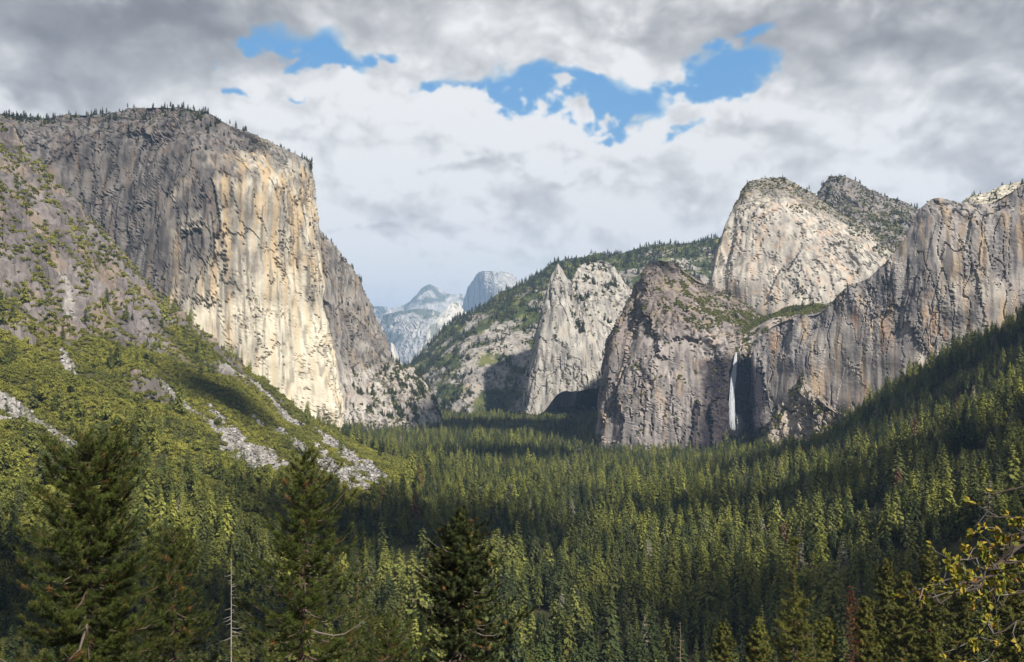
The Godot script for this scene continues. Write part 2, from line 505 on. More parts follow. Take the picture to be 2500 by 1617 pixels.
func loft(cols: Array, nu: int, nv: int, back: float, drop: float, relief: Dictionary, colour: Callable) -> Dictionary:
	# cols: profiles of a mountain face from left to right, each from its foot to its rim
	var lines := []
	for c in cols:
		lines.append(smooth_points(c, nv))
	var grid := []
	var mid := nv / 2
	var at := PackedFloat32Array([0.0])
	for i in range(1, lines.size()):
		at.append(at[i - 1] + (lines[i][mid] as Vector3).distance_to(lines[i - 1][mid]))
	var nb := 14
	var rows_all := nv + nb
	var v := PackedVector3Array()
	v.resize(nu * rows_all)
	var k := 0
	for i in nu:
		var s: float = at[-1] * i / (nu - 1)
		while k < lines.size() - 2 and at[k + 1] < s:
			k += 1
		var gap := maxf(at[k + 1] - at[k], 0.001)
		var t := (s - at[k]) / gap
		for j in nv:
			var a: Vector3 = lines[k][j]
			var b: Vector3 = lines[k + 1][j]
			var before: Vector3 = lines[k - 1][j] if k > 0 else a * 2.0 - b
			var after: Vector3 = lines[k + 2][j] if k + 2 < lines.size() else b * 2.0 - a
			v[i * rows_all + j] = a.cubic_interpolate_in_time(b, before, after, t, gap, -maxf(0.5, gap * 0.8), gap * 1.8)
	# the top runs back from the rim and goes down behind
	for i in nu:
		var rim := v[i * rows_all + nv - 1]
		var away := Vector3(rim.x * 1.25, 0.0, rim.z).normalized()
		for j in nb:
			var f := float(j + 1) / (nb - 1)
			if j == nb - 1:
				v[i * rows_all + nv + j] = Vector3(rim.x, -20.0, rim.z) + away * back * 1.1
			else:
				var run := pow(f, 1.6)
				v[i * rows_all + nv + j] = rim + away * back * run - Vector3(0.0, drop * run, 0.0)
	var out := PackedVector3Array()
	out.resize(v.size())
	var nrm := PackedVector3Array()
	nrm.resize(v.size())
	var cc := PackedColorArray()
	cc.resize(v.size())
	var big: float = relief.big
	var rib: float = relief.rib
	var crack: float = relief.crack
	var flake: float = relief.flake
	var fine: float = relief.fine
	var scale: float = relief.scale
	var tall: float = relief.get("tall", 0.16)
	for i in nu:
		var il := maxi(i - 1, 0)
		var ir := mini(i + 1, nu - 1)
		for j in rows_all:
			var jl := maxi(j - 1, 0)
			var jr := mini(j + 1, rows_all - 1)
			var at_ := i * rows_all + j
			var n := (v[ir * rows_all + j] - v[il * rows_all + j]).cross(v[i * rows_all + jr] - v[i * rows_all + jl]).normalized()
			var p := v[at_]
			var q := p / scale
			var steep := 1.0 - smoothstep(0.55, 0.85, absf(n.y))
			var st := Vector3(q.x, q.y * tall, q.z)
			var fn := n_fine.get_noise_3dv(q)
			var wob := Vector3(fn * 10.0, fn * 14.0, 0.0)
			var r := n_rib.get_noise_3dv(st * 1.0)
			var cr := absf(n_crack.get_noise_3dv(st * Vector3(1.0, 1.4, 1.0) + wob * 0.25))
			var cell := n_flake.get_noise_3dv(Vector3(q.x, q.y * 0.42, q.z) + wob * 0.8)
			var smooth_slab := 0.22 + 0.78 * smoothstep(-0.22, 0.22, n_wide.get_noise_3dv(q * 1.3 + Vector3(0, 500, 0)))
			var joint := absf(n_streak.get_noise_3d(q.x * 0.2 + wob.x * 0.05, q.y * 0.045 + 60.0, q.z * 0.2))
			cr = minf(cr + (1.0 - smooth_slab) * 0.08, joint * 4.5)
			var move := n_rock.get_noise_3dv(q) * big + fn * fine * smooth_slab
			move += steep * ((absf(r) * 2.0 - 0.5) * rib * smooth_slab - crack * smoothstep(0.09, 0.0, cr) + cell * flake * (0.5 + 0.5 * smooth_slab))
			var fade := 1.0 if j < nv else 0.6
			out[at_] = p + n * move * scale * fade
			nrm[at_] = n
			cc[at_] = (colour as Callable).call(p, q, n, float(i) / (nu - 1), float(j) / (nv - 1), cr, cell, fn)
	return {"mesh": mesh_of(out, cc, grid_index(nu, rows_all)), "v": out, "n": nrm, "nu": nu, "nv": nv, "rows": rows_all}


func granite(q: Vector3, pale: Color, grey: Color, warm: Color, warm_share: float, cr: float, fn: float) -> Color:
	var s := n_streak.get_noise_3d(q.x, q.y * 0.05, q.z)
	var s2 := n_streak.get_noise_3d(q.x * 2.6 + 50.0, q.y * 0.10, q.z * 2.6)
	var t := n_tone.get_noise_3dv(q)
	var c := grey.lerp(pale, clampf(0.52 + 0.75 * t + 0.55 * s + 0.35 * s2 + fn * 0.25, 0.0, 1.0))
	c = c.lerp(warm, clampf(smoothstep(0.0, 0.42, n_streak.get_noise_3d(q.x * 0.7 + 90.0, q.y * 0.05, q.z * 0.7) + warm_share - 0.3), 0.0, 1.0) * 0.75)
	var s3 := n_streak.get_noise_3d(q.x * 1.5 + 700.0, q.y * 0.035, q.z * 1.5)
	c = c.lerp(grey * 0.5, smoothstep(0.12, 0.42, s3 + 0.25 * t) * 0.7)
	c = c.lerp(grey * 0.4, smoothstep(0.05, 0.0, cr) * 0.7)
	return c


func plants_on(face: Dictionary, chance: float, least: float, size: float, trees: float, when: Callable) -> void:
	var v: PackedVector3Array = face.v
	var rows_all: int = face.rows
	for i in range(1, face.nu - 1):
		for j in range(2, rows_all - 3):
			var a := i * rows_all + j
			var n := (v[a + rows_all] - v[a - rows_all]).cross(v[a + 1] - v[a - 1])
			var up := n.y / maxf(n.length(), 0.0001)
			if up < least:
				continue
			var p := v[a]
			var share: float = (when as Callable).call(p, float(i) / (face.nu - 1), float(j) / (face.nv - 1))
			if share <= 0.0 or rng.randf() > chance * share:
				continue
			var f := Vector2(rng.randf(), rng.randf())
			p = p.lerp(v[a + rows_all], f.x * 0.9).lerp(v[a + 1], f.y * 0.5)
			if rng.randf() < trees:
				if n_veg.get_noise_3dv(p * 0.8) > -0.12:
					rim_spots.append([p - Vector3(0, 1, 0), size * (0.22 + 0.8 * pow(rng.randf(), 1.8)), rng.randf()])
			else:
				shrub_spots.append([p, size * rng.randf_range(0.6, 1.4), rng.randf_range(0.0, 0.55)])


func cliff(called: String, label: String, face: Dictionary) -> void:
	var o := put(called, face.mesh, vertex_mat)
	tag(o, label, "mountain", "", "structure")


func make_cliffs() -> void:
	var wall := {"big": 16.0, "rib": 8.0, "crack": 8.0, "flake": 8.0, "fine": 2.2, "scale": 1.0}
	var rough := {"big": 18.0, "rib": 9.0, "crack": 8.0, "flake": 10.0, "fine": 3.4, "scale": 1.0, "tall": 0.3}
	# --- the great cliff on the left
	var f := loft([
		[Vector3(-1847,376,-2500),Vector3(-1973,956,-2650)],
		[Vector3(-1667,380,-2560),Vector3(-1716,769,-2620),Vector3(-1772,970,-2700)],
		[Vector3(-1504,383,-2600),Vector3(-1541,776,-2650),Vector3(-1567,917,-2690),Vector3(-1609,987,-2760)],
		[Vector3(-1403,309,-2650),Vector3(-1451,760,-2700),Vector3(-1479,915,-2735),Vector3(-1522,988,-2800)],
		[Vector3(-1305,180,-2720),Vector3(-1353,761,-2770),Vector3(-1377,932,-2800),Vector3(-1415,1012,-2860)],
		[Vector3(-1182,128,-2710),Vector3(-1216,757,-2750),Vector3(-1229,930,-2790),Vector3(-1256,1033,-2880)],
		[Vector3(-1058,90,-2665),Vector3(-1074,654,-2700),Vector3(-1081,877,-2745),Vector3(-1110,1034,-2850)],
		[Vector3(-949,-27,-2650),Vector3(-958,652,-2690),Vector3(-964,868,-2735),Vector3(-999,1012,-2850)],
		[Vector3(-846,-62,-2690),Vector3(-859,592,-2730),Vector3(-860,829,-2770),Vector3(-882,954,-2860)],
		[Vector3(-748,-87,-2760),Vector3(-764,534,-2800),Vector3(-768,801,-2830),Vector3(-783,917,-2910)],
		[Vector3(-637,-106,-2830),Vector3(-691,402,-2870),Vector3(-708,752,-2900),Vector3(-720,899,-2955)],
		[Vector3(-548,-109,-2880),Vector3(-623,349,-2925),Vector3(-668,698,-2960),Vector3(-683,848,-2985),Vector3(-690,886,-3000)],
		[Vector3(-564,-118,-2990),Vector3(-640,355,-3040),Vector3(-692,719,-3090),Vector3(-716,880,-3130),Vector3(-727,915,-3150)],
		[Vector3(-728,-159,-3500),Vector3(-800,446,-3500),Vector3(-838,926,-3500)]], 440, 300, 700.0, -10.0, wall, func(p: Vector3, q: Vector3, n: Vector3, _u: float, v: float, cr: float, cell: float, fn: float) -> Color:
		var t := n_tone.get_noise_3dv(q * 0.8)
		var c := granite(q, Color(0.42, 0.39, 0.33), Color(0.165, 0.15, 0.135), Color(0.38, 0.285, 0.175), 0.38, cr, fn)
		# darker rock over the upper left, with cloud shade painted into its colour
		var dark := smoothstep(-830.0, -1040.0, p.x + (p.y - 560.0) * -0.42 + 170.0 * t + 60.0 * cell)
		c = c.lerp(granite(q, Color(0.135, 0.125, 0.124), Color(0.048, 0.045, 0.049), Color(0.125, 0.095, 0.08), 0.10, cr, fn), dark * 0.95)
		# pale clean rock at the foot of the prow
		var toe := smoothstep(590.0, 220.0, p.y + 170.0 * t + (p.x + 560.0) * -0.28 + 60.0 * cell)
		c = c.lerp(granite(q, Color(0.58, 0.55, 0.47), Color(0.42, 0.385, 0.315), Color(0.46, 0.39, 0.28), 0.2, cr, fn), toe * 0.9)
		# weathered grey rim
		c = c.lerp(granite(q, Color(0.26, 0.25, 0.24), Color(0.10, 0.10, 0.10), Color(0.2, 0.17, 0.14), 0.1, cr, fn), smoothstep(0.90, 0.99, v + 0.05 * t) * (1.0 - dark))
		return c)
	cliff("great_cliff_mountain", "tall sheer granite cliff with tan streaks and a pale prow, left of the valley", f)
	plants_on(f, 0.35, 0.55, 0.9, 0.8, func(_p: Vector3, _u: float, v: float) -> float: return (1.0 if v > 1.0 else 0.5) if v > 0.93 else (0.1 if v > 0.3 else 0.0))
	# --- buttress behind its prow
	f = loft([
		[Vector3(-751,-111,-3300),Vector3(-794,791,-3320)],
		[Vector3(-661,-108,-3250),Vector3(-691,335,-3270),Vector3(-733,718,-3300)],
		[Vector3(-600,-106,-3220),Vector3(-639,192,-3290),Vector3(-654,369,-3320),Vector3(-680,641,-3360)],
		[Vector3(-508,-106,-3230),Vector3(-576,189,-3370),Vector3(-605,374,-3410),Vector3(-625,566,-3450)],
		[Vector3(-420,-109,-3270),Vector3(-511,183,-3450),Vector3(-551,310,-3490),Vector3(-586,468,-3540)],
		[Vector3(-345,-115,-3310),Vector3(-431,124,-3480),Vector3(-493,226,-3560),Vector3(-528,309,-3620)],
		[Vector3(-291,-123,-3370),Vector3(-357,65,-3500),Vector3(-417,148,-3580),Vector3(-474,196,-3680)],
		[Vector3(-257,-129,-3440),Vector3(-304,21,-3520),Vector3(-349,95,-3600),Vector3(-401,170,-3700)],
		[Vector3(-251,-144,-3640),Vector3(-291,-23,-3750)]], 190, 210, 500.0, 60.0, rough, func(p: Vector3, q: Vector3, _n: Vector3, _u: float, v: float, cr: float, _cell: float, fn: float) -> Color:
		var c := granite(q, Color(0.25, 0.235, 0.22), Color(0.11, 0.10, 0.10), Color(0.23, 0.18, 0.13), 0.16, cr, fn)
		return c.lerp(granite(q, Color(0.38, 0.36, 0.34), Color(0.22, 0.20, 0.19), Color(0.33, 0.28, 0.24), 0.15, cr, fn), smoothstep(210.0, 150.0, p.y + 30.0 * fn)))
	cliff("grey_buttress_mountain", "grey streaked buttress behind the pale prow, with a rubble apron", f)
	plants_on(f, 0.5, 0.42, 1.1, 0.5, func(p: Vector3, _u: float, v: float) -> float: return 1.0 if v > 1.0 else (0.9 * smoothstep(-0.1, 0.2, n_veg.get_noise_3dv(p)) if p.y < 210.0 else 0.1))
	# --- right side: the dark rock left of the fall with the wet alcove
	f = loft([
		[Vector3(314,-127,-3100),Vector3(375,283,-3100)],
		[Vector3(245,-145,-2680),Vector3(274,128,-2700),Vector3(318,300,-2740),Vector3(353,349,-2800)],
		[Vector3(285,-147,-2570),Vector3(308,131,-2600),Vector3(348,283,-2640),Vector3(402,453,-2740)],
		[Vector3(352,-141,-2520),Vector3(370,132,-2550),Vector3(401,332,-2600),Vector3(434,508,-2720)],
		[Vector3(446,-139,-2500),Vector3(459,133,-2530),Vector3(472,281,-2565),Vector3(509,513,-2770)],
		[Vector3(518,-139,-2500),Vector3(530,133,-2520),Vector3(557,256,-2555),Vector3(632,449,-2830)],
		[Vector3(579,-140,-2510),Vector3(590,108,-2530),Vector3(617,226,-2560),Vector3(767,387,-2900)],
		[Vector3(625,-148,-2580),Vector3(631,106,-2600),Vector3(650,219,-2630),Vector3(862,358,-2960)],
		[Vector3(685,-149,-2590),Vector3(690,105,-2605),Vector3(701,219,-2640),Vector3(961,389,-3000)],
		[Vector3(755,-151,-2610),Vector3(762,130,-2625),Vector3(786,258,-2660),Vector3(1081,407,-3050)],
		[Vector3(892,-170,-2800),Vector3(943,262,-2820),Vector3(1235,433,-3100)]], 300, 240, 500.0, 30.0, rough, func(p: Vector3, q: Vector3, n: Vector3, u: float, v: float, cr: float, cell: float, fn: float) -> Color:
		var c := granite(q, Color(0.315, 0.285, 0.275), Color(0.145, 0.132, 0.136), Color(0.33, 0.255, 0.19), 0.2, cr, fn)
		c = c.lerp(granite(q, Color(0.24, 0.205, 0.195), Color(0.115, 0.098, 0.096), Color(0.20, 0.17, 0.12), 0.2, cr, fn), smoothstep(0.55, 0.75, v + 0.06 * cell))
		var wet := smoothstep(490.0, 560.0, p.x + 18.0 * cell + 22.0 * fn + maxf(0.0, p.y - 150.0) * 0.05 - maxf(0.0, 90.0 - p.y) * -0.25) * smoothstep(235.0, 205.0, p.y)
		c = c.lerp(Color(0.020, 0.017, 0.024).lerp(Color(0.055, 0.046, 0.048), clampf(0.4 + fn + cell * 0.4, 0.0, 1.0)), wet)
		return c)
	cliff("waterfall_cliff_mountain", "grey purple rock with brush on top and the dark wet alcove of the waterfall", f)
	plants_on(f, 0.6, 0.40, 0.95, 0.04, func(p: Vector3, u: float, v: float) -> float: return (0.9 * smoothstep(0.50, 0.68, u + 0.25 * n_veg.get_noise_3dv(p)) + 0.30 * smoothstep(0.05, 0.3, n_veg.get_noise_3dv(p))) if v > 0.62 else 0.7 * smoothstep(0.05, 0.3, n_veg.get_noise_3dv(p)))
	# --- the long wall right of the fall
	f = loft([
		[Vector3(776,-119,-2680),Vector3(758,233,-2690)],
		[Vector3(688,-106,-2535),Vector3(682,132,-2540),Vector3(679,233,-2550)],
		[Vector3(734,-103,-2492),Vector3(732,158,-2500),Vector3(732,299,-2517)],
		[Vector3(792,-75,-2447),Vector3(786,194,-2460),Vector3(795,330,-2482)],
		[Vector3(859,-48,-2402),Vector3(855,218,-2417),Vector3(853,349,-2442)],
		[Vector3(923,-28,-2357),Vector3(914,252,-2372),Vector3(899,402,-2402)],
		[Vector3(995,77,-2312),Vector3(983,296,-2330),Vector3(972,438,-2367)],
		[Vector3(1055,107,-2272),Vector3(1036,362,-2295),Vector3(1021,506,-2332)],
		[Vector3(1107,140,-2242),Vector3(1090,415,-2265),Vector3(1086,562,-2287),Vector3(1080,614,-2307)],
		[Vector3(1159,173,-2217),Vector3(1155,445,-2240),Vector3(1158,568,-2257),Vector3(1162,611,-2280)],
		[Vector3(1213,195,-2197),Vector3(1209,443,-2220),Vector3(1212,566,-2240),Vector3(1217,610,-2265)],
		[Vector3(1268,216,-2180),Vector3(1277,462,-2197),Vector3(1270,594,-2217),Vector3(1265,637,-2245)],
		[Vector3(1341,216,-2162),Vector3(1354,501,-2172),Vector3(1350,664,-2212)],
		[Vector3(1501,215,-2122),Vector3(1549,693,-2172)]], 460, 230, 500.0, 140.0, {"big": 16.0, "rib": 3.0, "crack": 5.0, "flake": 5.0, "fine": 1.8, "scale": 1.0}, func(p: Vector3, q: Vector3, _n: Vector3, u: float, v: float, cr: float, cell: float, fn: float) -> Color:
		var c := granite(q, Color(0.33, 0.305, 0.29), Color(0.12, 0.114, 0.125), Color(0.33, 0.25, 0.17), 0.22, cr, fn)
		var pale := smoothstep(0.1, 0.5, n_wide.get_noise_3dv(q * 1.4) + (0.45 - v) * 0.7 + 0.1 * cell)
		c = c.lerp(granite(q, Color(0.41, 0.38, 0.345), Color(0.23, 0.21, 0.195), Color(0.39, 0.29, 0.20), 0.25, cr, fn), pale)
		var rust := smoothstep(0.28, 0.5, n_streak.get_noise_3d(q.x * 0.5 + 400.0, q.y * 0.09, q.z * 0.5)) * smoothstep(-0.1, 0.3, n_tone.get_noise_3dv(q * 0.7 + Vector3(900, 0, 0)))
		c = c.lerp(Color(0.36, 0.21, 0.12), rust * 0.45)
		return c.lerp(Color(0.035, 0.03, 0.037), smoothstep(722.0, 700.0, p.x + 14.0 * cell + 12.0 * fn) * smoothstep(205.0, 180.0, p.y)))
	cliff("long_wall_mountain", "long streaked granite wall rising to the right of the waterfall", f)
	plants_on(f, 0.3, 0.5, 0.65, 0.4, func(p: Vector3, u: float, v: float) -> float: return 0.35 if v > 1.0 else 0.10)
	f = loft([
		[Vector3(664,-128,-2395),Vector3(670,16,-2385)],
		[Vector3(658,-116,-2275),Vector3(685,71,-2325),Vector3(706,98,-2335)],
		[Vector3(687,-111,-2225),Vector3(721,106,-2295),Vector3(738,152,-2310)],
		[Vector3(710,-102,-2195),Vector3(736,107,-2265),Vector3(745,165,-2290)],
		[Vector3(742,-89,-2165),Vector3(753,87,-2225),Vector3(758,134,-2270)],
		[Vector3(777,-72,-2145),Vector3(780,67,-2195),Vector3(773,108,-2235)],
		[Vector3(820,-50,-2135),Vector3(817,65,-2155)]], 110, 90, 160.0, 60.0, rough, func(_p: Vector3, q: Vector3, _n: Vector3, _u: float, _v: float, cr: float, _cell: float, fn: float) -> Color:
		return granite(q * 1.5, Color(0.38, 0.34, 0.30), Color(0.19, 0.165, 0.155), Color(0.33, 0.27, 0.20), 0.2, cr, fn))
	cliff("rubble_knoll_mountain", "pyramid of broken tan rock at the foot of the wall beside the waterfall", f)
	plants_on(f, 0.4, 0.35, 0.9, 0.1, func(p: Vector3, _u: float, _v: float) -> float: return smoothstep(0.0, 0.3, n_veg.get_noise_3dv(p)))
	# --- the bright peak above, the ridge behind it and a sunny knoll
	f = loft([
		[Vector3(872,279,-3600),Vector3(912,770,-3600)],
		[Vector3(687,269,-3150),Vector3(727,563,-3180),Vector3(750,636,-3200),Vector3(805,719,-3230)],
		[Vector3(746,267,-3080),Vector3(768,571,-3110),Vector3(810,745,-3150),Vector3(847,842,-3200)],
		[Vector3(820,266,-3020),Vector3(851,565,-3060),Vector3(890,755,-3120),Vector3(940,873,-3220)],
		[Vector3(910,265,-2980),Vector3(946,547,-3040),Vector3(982,721,-3100),Vector3(1031,864,-3240)],
		[Vector3(990,293,-2960),Vector3(1031,516,-3020),Vector3(1076,674,-3090),Vector3(1117,815,-3250)],
		[Vector3(1077,322,-2960),Vector3(1123,501,-3020),Vector3(1181,614,-3090),Vector3(1220,743,-3230)],
		[Vector3(1179,352,-2980),Vector3(1242,518,-3040),Vector3(1334,629,-3150)],
		[Vector3(1311,382,-3000),Vector3(1427,572,-3120)],
		[Vector3(1520,388,-3100),Vector3(1643,524,-3250)]], 260, 190, 400.0, 20.0, {"big": 16.0, "rib": 5.0, "crack": 6.0, "flake": 6.0, "fine": 1.8, "scale": 1.0}, func(p: Vector3, q: Vector3, n: Vector3, u: float, v: float, cr: float, cell: float, fn: float) -> Color:
		var c := granite(q, Color(0.42, 0.395, 0.36), Color(0.24, 0.225, 0.212), Color(0.40, 0.32, 0.25), 0.14, cr, fn)
		var crown := smoothstep(0.74, 0.86, v + 0.06 * cell + 0.1 * fn - 0.25 * smoothstep(0.5, 0.9, u))
		c = c.lerp(granite(q, Color(0.20, 0.185, 0.17), Color(0.085, 0.08, 0.075), Color(0.16, 0.14, 0.09), 0.2, cr, fn), crown * 0.85)
		return c.lerp(Color(0.42, 0.29, 0.21), 0.35 * smoothstep(0.25, 0.5, n_tone.get_noise_3d(q.x * 1.2 + q.y * 0.9, q.y * 1.7 - q.x, q.z))))
	cliff("bright_peak_mountain", "broad pale granite peak with a dark brushy crown, above the waterfall", f)
	plants_on(f, 0.45, 0.35, 0.8, 0.15, func(p: Vector3, u: float, v: float) -> float: return 0.6 if v > 0.9 else (0.9 * smoothstep(0.0, 0.25, n_veg.get_noise_3dv(p * 0.7)) if v > 0.72 or (v < 0.3 and u > 0.35) else 0.2 * smoothstep(0.1, 0.3, n_veg.get_noise_3dv(p))))
	var brushy := func(_p: Vector3, q: Vector3, _n: Vector3, _u: float, v: float, cr: float, _cell: float, fn: float) -> Color:
		var c := granite(q, Color(0.22, 0.205, 0.20), Color(0.10, 0.09, 0.095), Color(0.2, 0.17, 0.13), 0.15, cr, fn)
		return c.lerp(Color(0.06, 0.065, 0.035), smoothstep(0.0, 0.2, n_veg.get_noise_3dv(q)) * smoothstep(0.9, 0.7, v) * 0.8)
	f = loft([
		[Vector3(1259,605,-3700),Vector3(1289,886,-3750)],
		[Vector3(1251,559,-3600),Vector3(1298,820,-3690),Vector3(1322,979,-3720)],
		[Vector3(1258,527,-3450),Vector3(1340,848,-3640),Vector3(1373,989,-3710)],
		[Vector3(1338,522,-3400),Vector3(1413,767,-3580),Vector3(1470,957,-3720)],
		[Vector3(1429,504,-3380),Vector3(1508,729,-3560),Vector3(1578,902,-3720)],
		[Vector3(1544,504,-3380),Vector3(1625,692,-3550),Vector3(1696,855,-3700)],
		[Vector3(1718,472,-3400),Vector3(1849,742,-3650)],
		[Vector3(1927,443,-3450),Vector3(2070,641,-3700)]], 170, 120, 300.0, 60.0, rough, brushy)
	cliff("notched_ridge_mountain", "dark brushy ridge with a square notch behind the bright peak", f)
	plants_on(f, 0.4, 0.3, 1.0, 0.2, func(p: Vector3, u: float, v: float) -> float: return 0.35 + 0.8 * smoothstep(-0.1, 0.3, n_veg.get_noise_3dv(p)))
	f = loft([
		[Vector3(1314,575,-2700),Vector3(1340,635,-2750)],
		[Vector3(1329,561,-2600),Vector3(1351,644,-2640),Vector3(1389,704,-2700)],
		[Vector3(1383,555,-2560),Vector3(1407,650,-2600),Vector3(1451,723,-2680)],
		[Vector3(1435,552,-2540),Vector3(1465,661,-2590),Vector3(1511,740,-2680)],
		[Vector3(1534,552,-2540),Vector3(1572,675,-2600),Vector3(1634,767,-2700)],
		[Vector3(1734,561,-2600),Vector3(1806,760,-2700)]], 130, 70, 300.0, 20.0, rough, func(_p: Vector3, q: Vector3, _n: Vector3, _u: float, _v: float, cr: float, _cell: float, fn: float) -> Color: return granite(q, Color(0.50, 0.47, 0.40), Color(0.26, 0.24, 0.20), Color(0.4, 0.34, 0.25), 0.1, cr, fn))
	cliff("pale_knoll_mountain", "small pale knoll with scattered trees behind the long wall", f)
	plants_on(f, 0.07, 0.3, 0.6, 0.6, func(_p: Vector3, _u: float, v: float) -> float: return 1.0)
	# --- spires and the forested ridge in the middle distance
	f = loft([
		[Vector3(46,-61,-4400),Vector3(74,147,-4420)],
		[Vector3(63,-29,-4100),Vector3(99,230,-4140),Vector3(146,486,-4210)],
		[Vector3(132,-27,-4050),Vector3(167,369,-4110),Vector3(189,533,-4150),Vector3(205,650,-4190)],
		[Vector3(214,63,-4040),Vector3(218,369,-4100),Vector3(226,532,-4140),Vector3(233,652,-4190)],
		[Vector3(292,73,-4040),Vector3(290,369,-4110),Vector3(281,562,-4210)],
		[Vector3(353,82,-4060),Vector3(345,411,-4140),Vector3(328,671,-4340)],
		[Vector3(414,91,-4080),Vector3(426,457,-4230),Vector3(407,708,-4370)],
		[Vector3(476,111,-4100),Vector3(497,459,-4270),Vector3(482,697,-4390)],
		[Vector3(563,130,-4160),Vector3(588,421,-4330),Vector3(587,583,-4450)],
		[Vector3(707,127,-4300),Vector3(742,517,-4500)]], 200, 170, 300.0, 100.0, {"big": 10.0, "rib": 8.0, "crack": 7.0, "flake": 6.0, "fine": 2.0, "scale": 1.3}, func(p: Vector3, q: Vector3, _n: Vector3, u: float, v: float, cr: float, cell: float, fn: float) -> Color:
		return granite(q, Color(0.39, 0.375, 0.35), Color(0.21, 0.20, 0.195), Color(0.35, 0.31, 0.26), 0.1, cr, fn))
	cliff("spire_mountain", "pale pointed granite spires standing before the forested ridge", f)
	plants_on(f, 0.35, 0.42, 1.4, 0.5, func(p: Vector3, _u: float, v: float) -> float: return smoothstep(0.0, 0.3, n_veg.get_noise_3dv(p)))
	f = loft([
		[Vector3(-630,-232,-5200),Vector3(-694,109,-5400)],
		[Vector3(-512,-198,-4700),Vector3(-563,67,-5000),Vector3(-618,174,-5300)],
		[Vector3(-393,-184,-4500),Vector3(-436,94,-4850),Vector3(-499,307,-5400)],
		[Vector3(-256,-178,-4400),Vector3(-292,165,-4800),Vector3(-348,467,-5500)],
		[Vector3(-106,-174,-4350),Vector3(-129,235,-4800),Vector3(-165,583,-5600)],
		[Vector3(62,-174,-4350),Vector3(58,307,-4900),Vector3(54,715,-5700)],
		[Vector3(233,-178,-4400),Vector3(251,356,-4950),Vector3(281,860,-5800)],
		[Vector3(382,-178,-4400),Vector3(423,406,-5000),Vector3(487,915,-5900)],
		[Vector3(531,-178,-4400),Vector3(606,430,-5000),Vector3(723,938,-5950)],
		[Vector3(637,-178,-4400),Vector3(715,430,-5000),Vector3(837,969,-5900)],
		[Vector3(871,-178,-4400),Vector3(994,455,-5000),Vector3(1177,1004,-5900)],
		[Vector3(1063,-178,-4400),Vector3(1213,455,-5000),Vector3(1436,1039,-5900)],
		[Vector3(1297,-178,-4400),Vector3(1480,479,-5000),Vector3(1752,1062,-5900)]], 270, 150, 900.0, 60.0, {"big": 20.0, "rib": 16.0, "crack": 8.0, "flake": 12.0, "fine": 3.5, "scale": 1.5, "tall": 0.5}, func(p: Vector3, q: Vector3, _n: Vector3, u: float, v: float, cr: float, cell: float, fn: float) -> Color:
		var rock := granite(q, Color(0.34, 0.32, 0.30), Color(0.15, 0.14, 0.14), Color(0.3, 0.25, 0.2), 0.15, cr, fn)
		var grassy := Color(0.05, 0.062, 0.026).lerp(Color(0.115, 0.12, 0.045), smoothstep(0.0, 0.4, n_tone.get_noise_3dv(q)))
		var bare := smoothstep(0.0, 0.22, n_wide.get_noise_3dv(q * 1.6) + 0.25 * cell + 0.2 * fn + 0.25 * smoothstep(0.25, 0.0, absf(v - 0.35)) - 0.2 * smoothstep(0.6, 0.9, v) + 0.08)
		return grassy.lerp(rock, bare))
	cliff("forested_ridge_mountain", "long ridge with dark forest on its crest and rock outcrops, middle of the valley", f)
	plants_on(f, 0.75, 0.2, 1.5, 0.6, func(p: Vector3, _u: float, v: float) -> float: return 1.0 if v > 0.86 else smoothstep(-0.15, 0.25, n_veg.get_noise_3dv(p * 0.5)) * (0.9 if v > 0.5 or v < 0.22 else 0.55))
	# --- far peaks
	var distant := {"big": 9.0, "rib": 6.0, "crack": 6.0, "flake": 6.0, "fine": 2.0, "scale": 6.0}
	f = loft([
		[Vector3(-1748,-479,-22500),Vector3(-1577,691,-22500)],
		[Vector3(-1500,-467,-22050),Vector3(-1417,681,-22050),Vector3(-1333,1302,-22050)],
		[Vector3(-1216,-459,-21750),Vector3(-1166,674,-21750),Vector3(-1126,1901,-21750)],
		[Vector3(-957,-449,-21375),Vector3(-918,1185,-21375),Vector3(-899,2257,-21375)],
		[Vector3(-717,-439,-21000),Vector3(-719,1168,-21000),Vector3(-750,2088,-21000),Vector3(-762,2367,-21030)],
		[Vector3(-403,-427,-20550),Vector3(-404,1047,-20550),Vector3(-486,1753,-20625),Vector3(-573,2379,-20850)],
		[Vector3(-54,-415,-20100),Vector3(-83,931,-20100),Vector3(-182,1527,-20250),Vector3(-308,2372,-20775)],
		[Vector3(93,-417,-20175),Vector3(54,934,-20175),Vector3(-5,1636,-20400),Vector3(-46,2326,-20925)],
		[Vector3(446,-431,-20700),Vector3(378,956,-20775),Vector3(281,1576,-21000),Vector3(202,2167,-21300)],
		[Vector3(1041,-455,-21600),Vector3(938,986,-21600),Vector3(633,1774,-21900)],
		[Vector3(1629,-479,-22500),Vector3(1522,691,-22500)]], 150, 120, 1800.0, 700.0, {"big": 4.0, "rib": 3.0, "crack": 3.0, "flake": 2.5, "fine": 1.0, "scale": 6.0}, func(_p: Vector3, q: Vector3, n: Vector3, u: float, v: float, cr: float, _cell: float, fn: float) -> Color:
		return granite(q, Color(0.44, 0.42, 0.39), Color(0.27, 0.26, 0.26), Color(0.36, 0.33, 0.3), 0.05, cr, fn))
	cliff("half_round_dome_mountain", "far rounded dome with one sheer face, at the head of the valley", f)
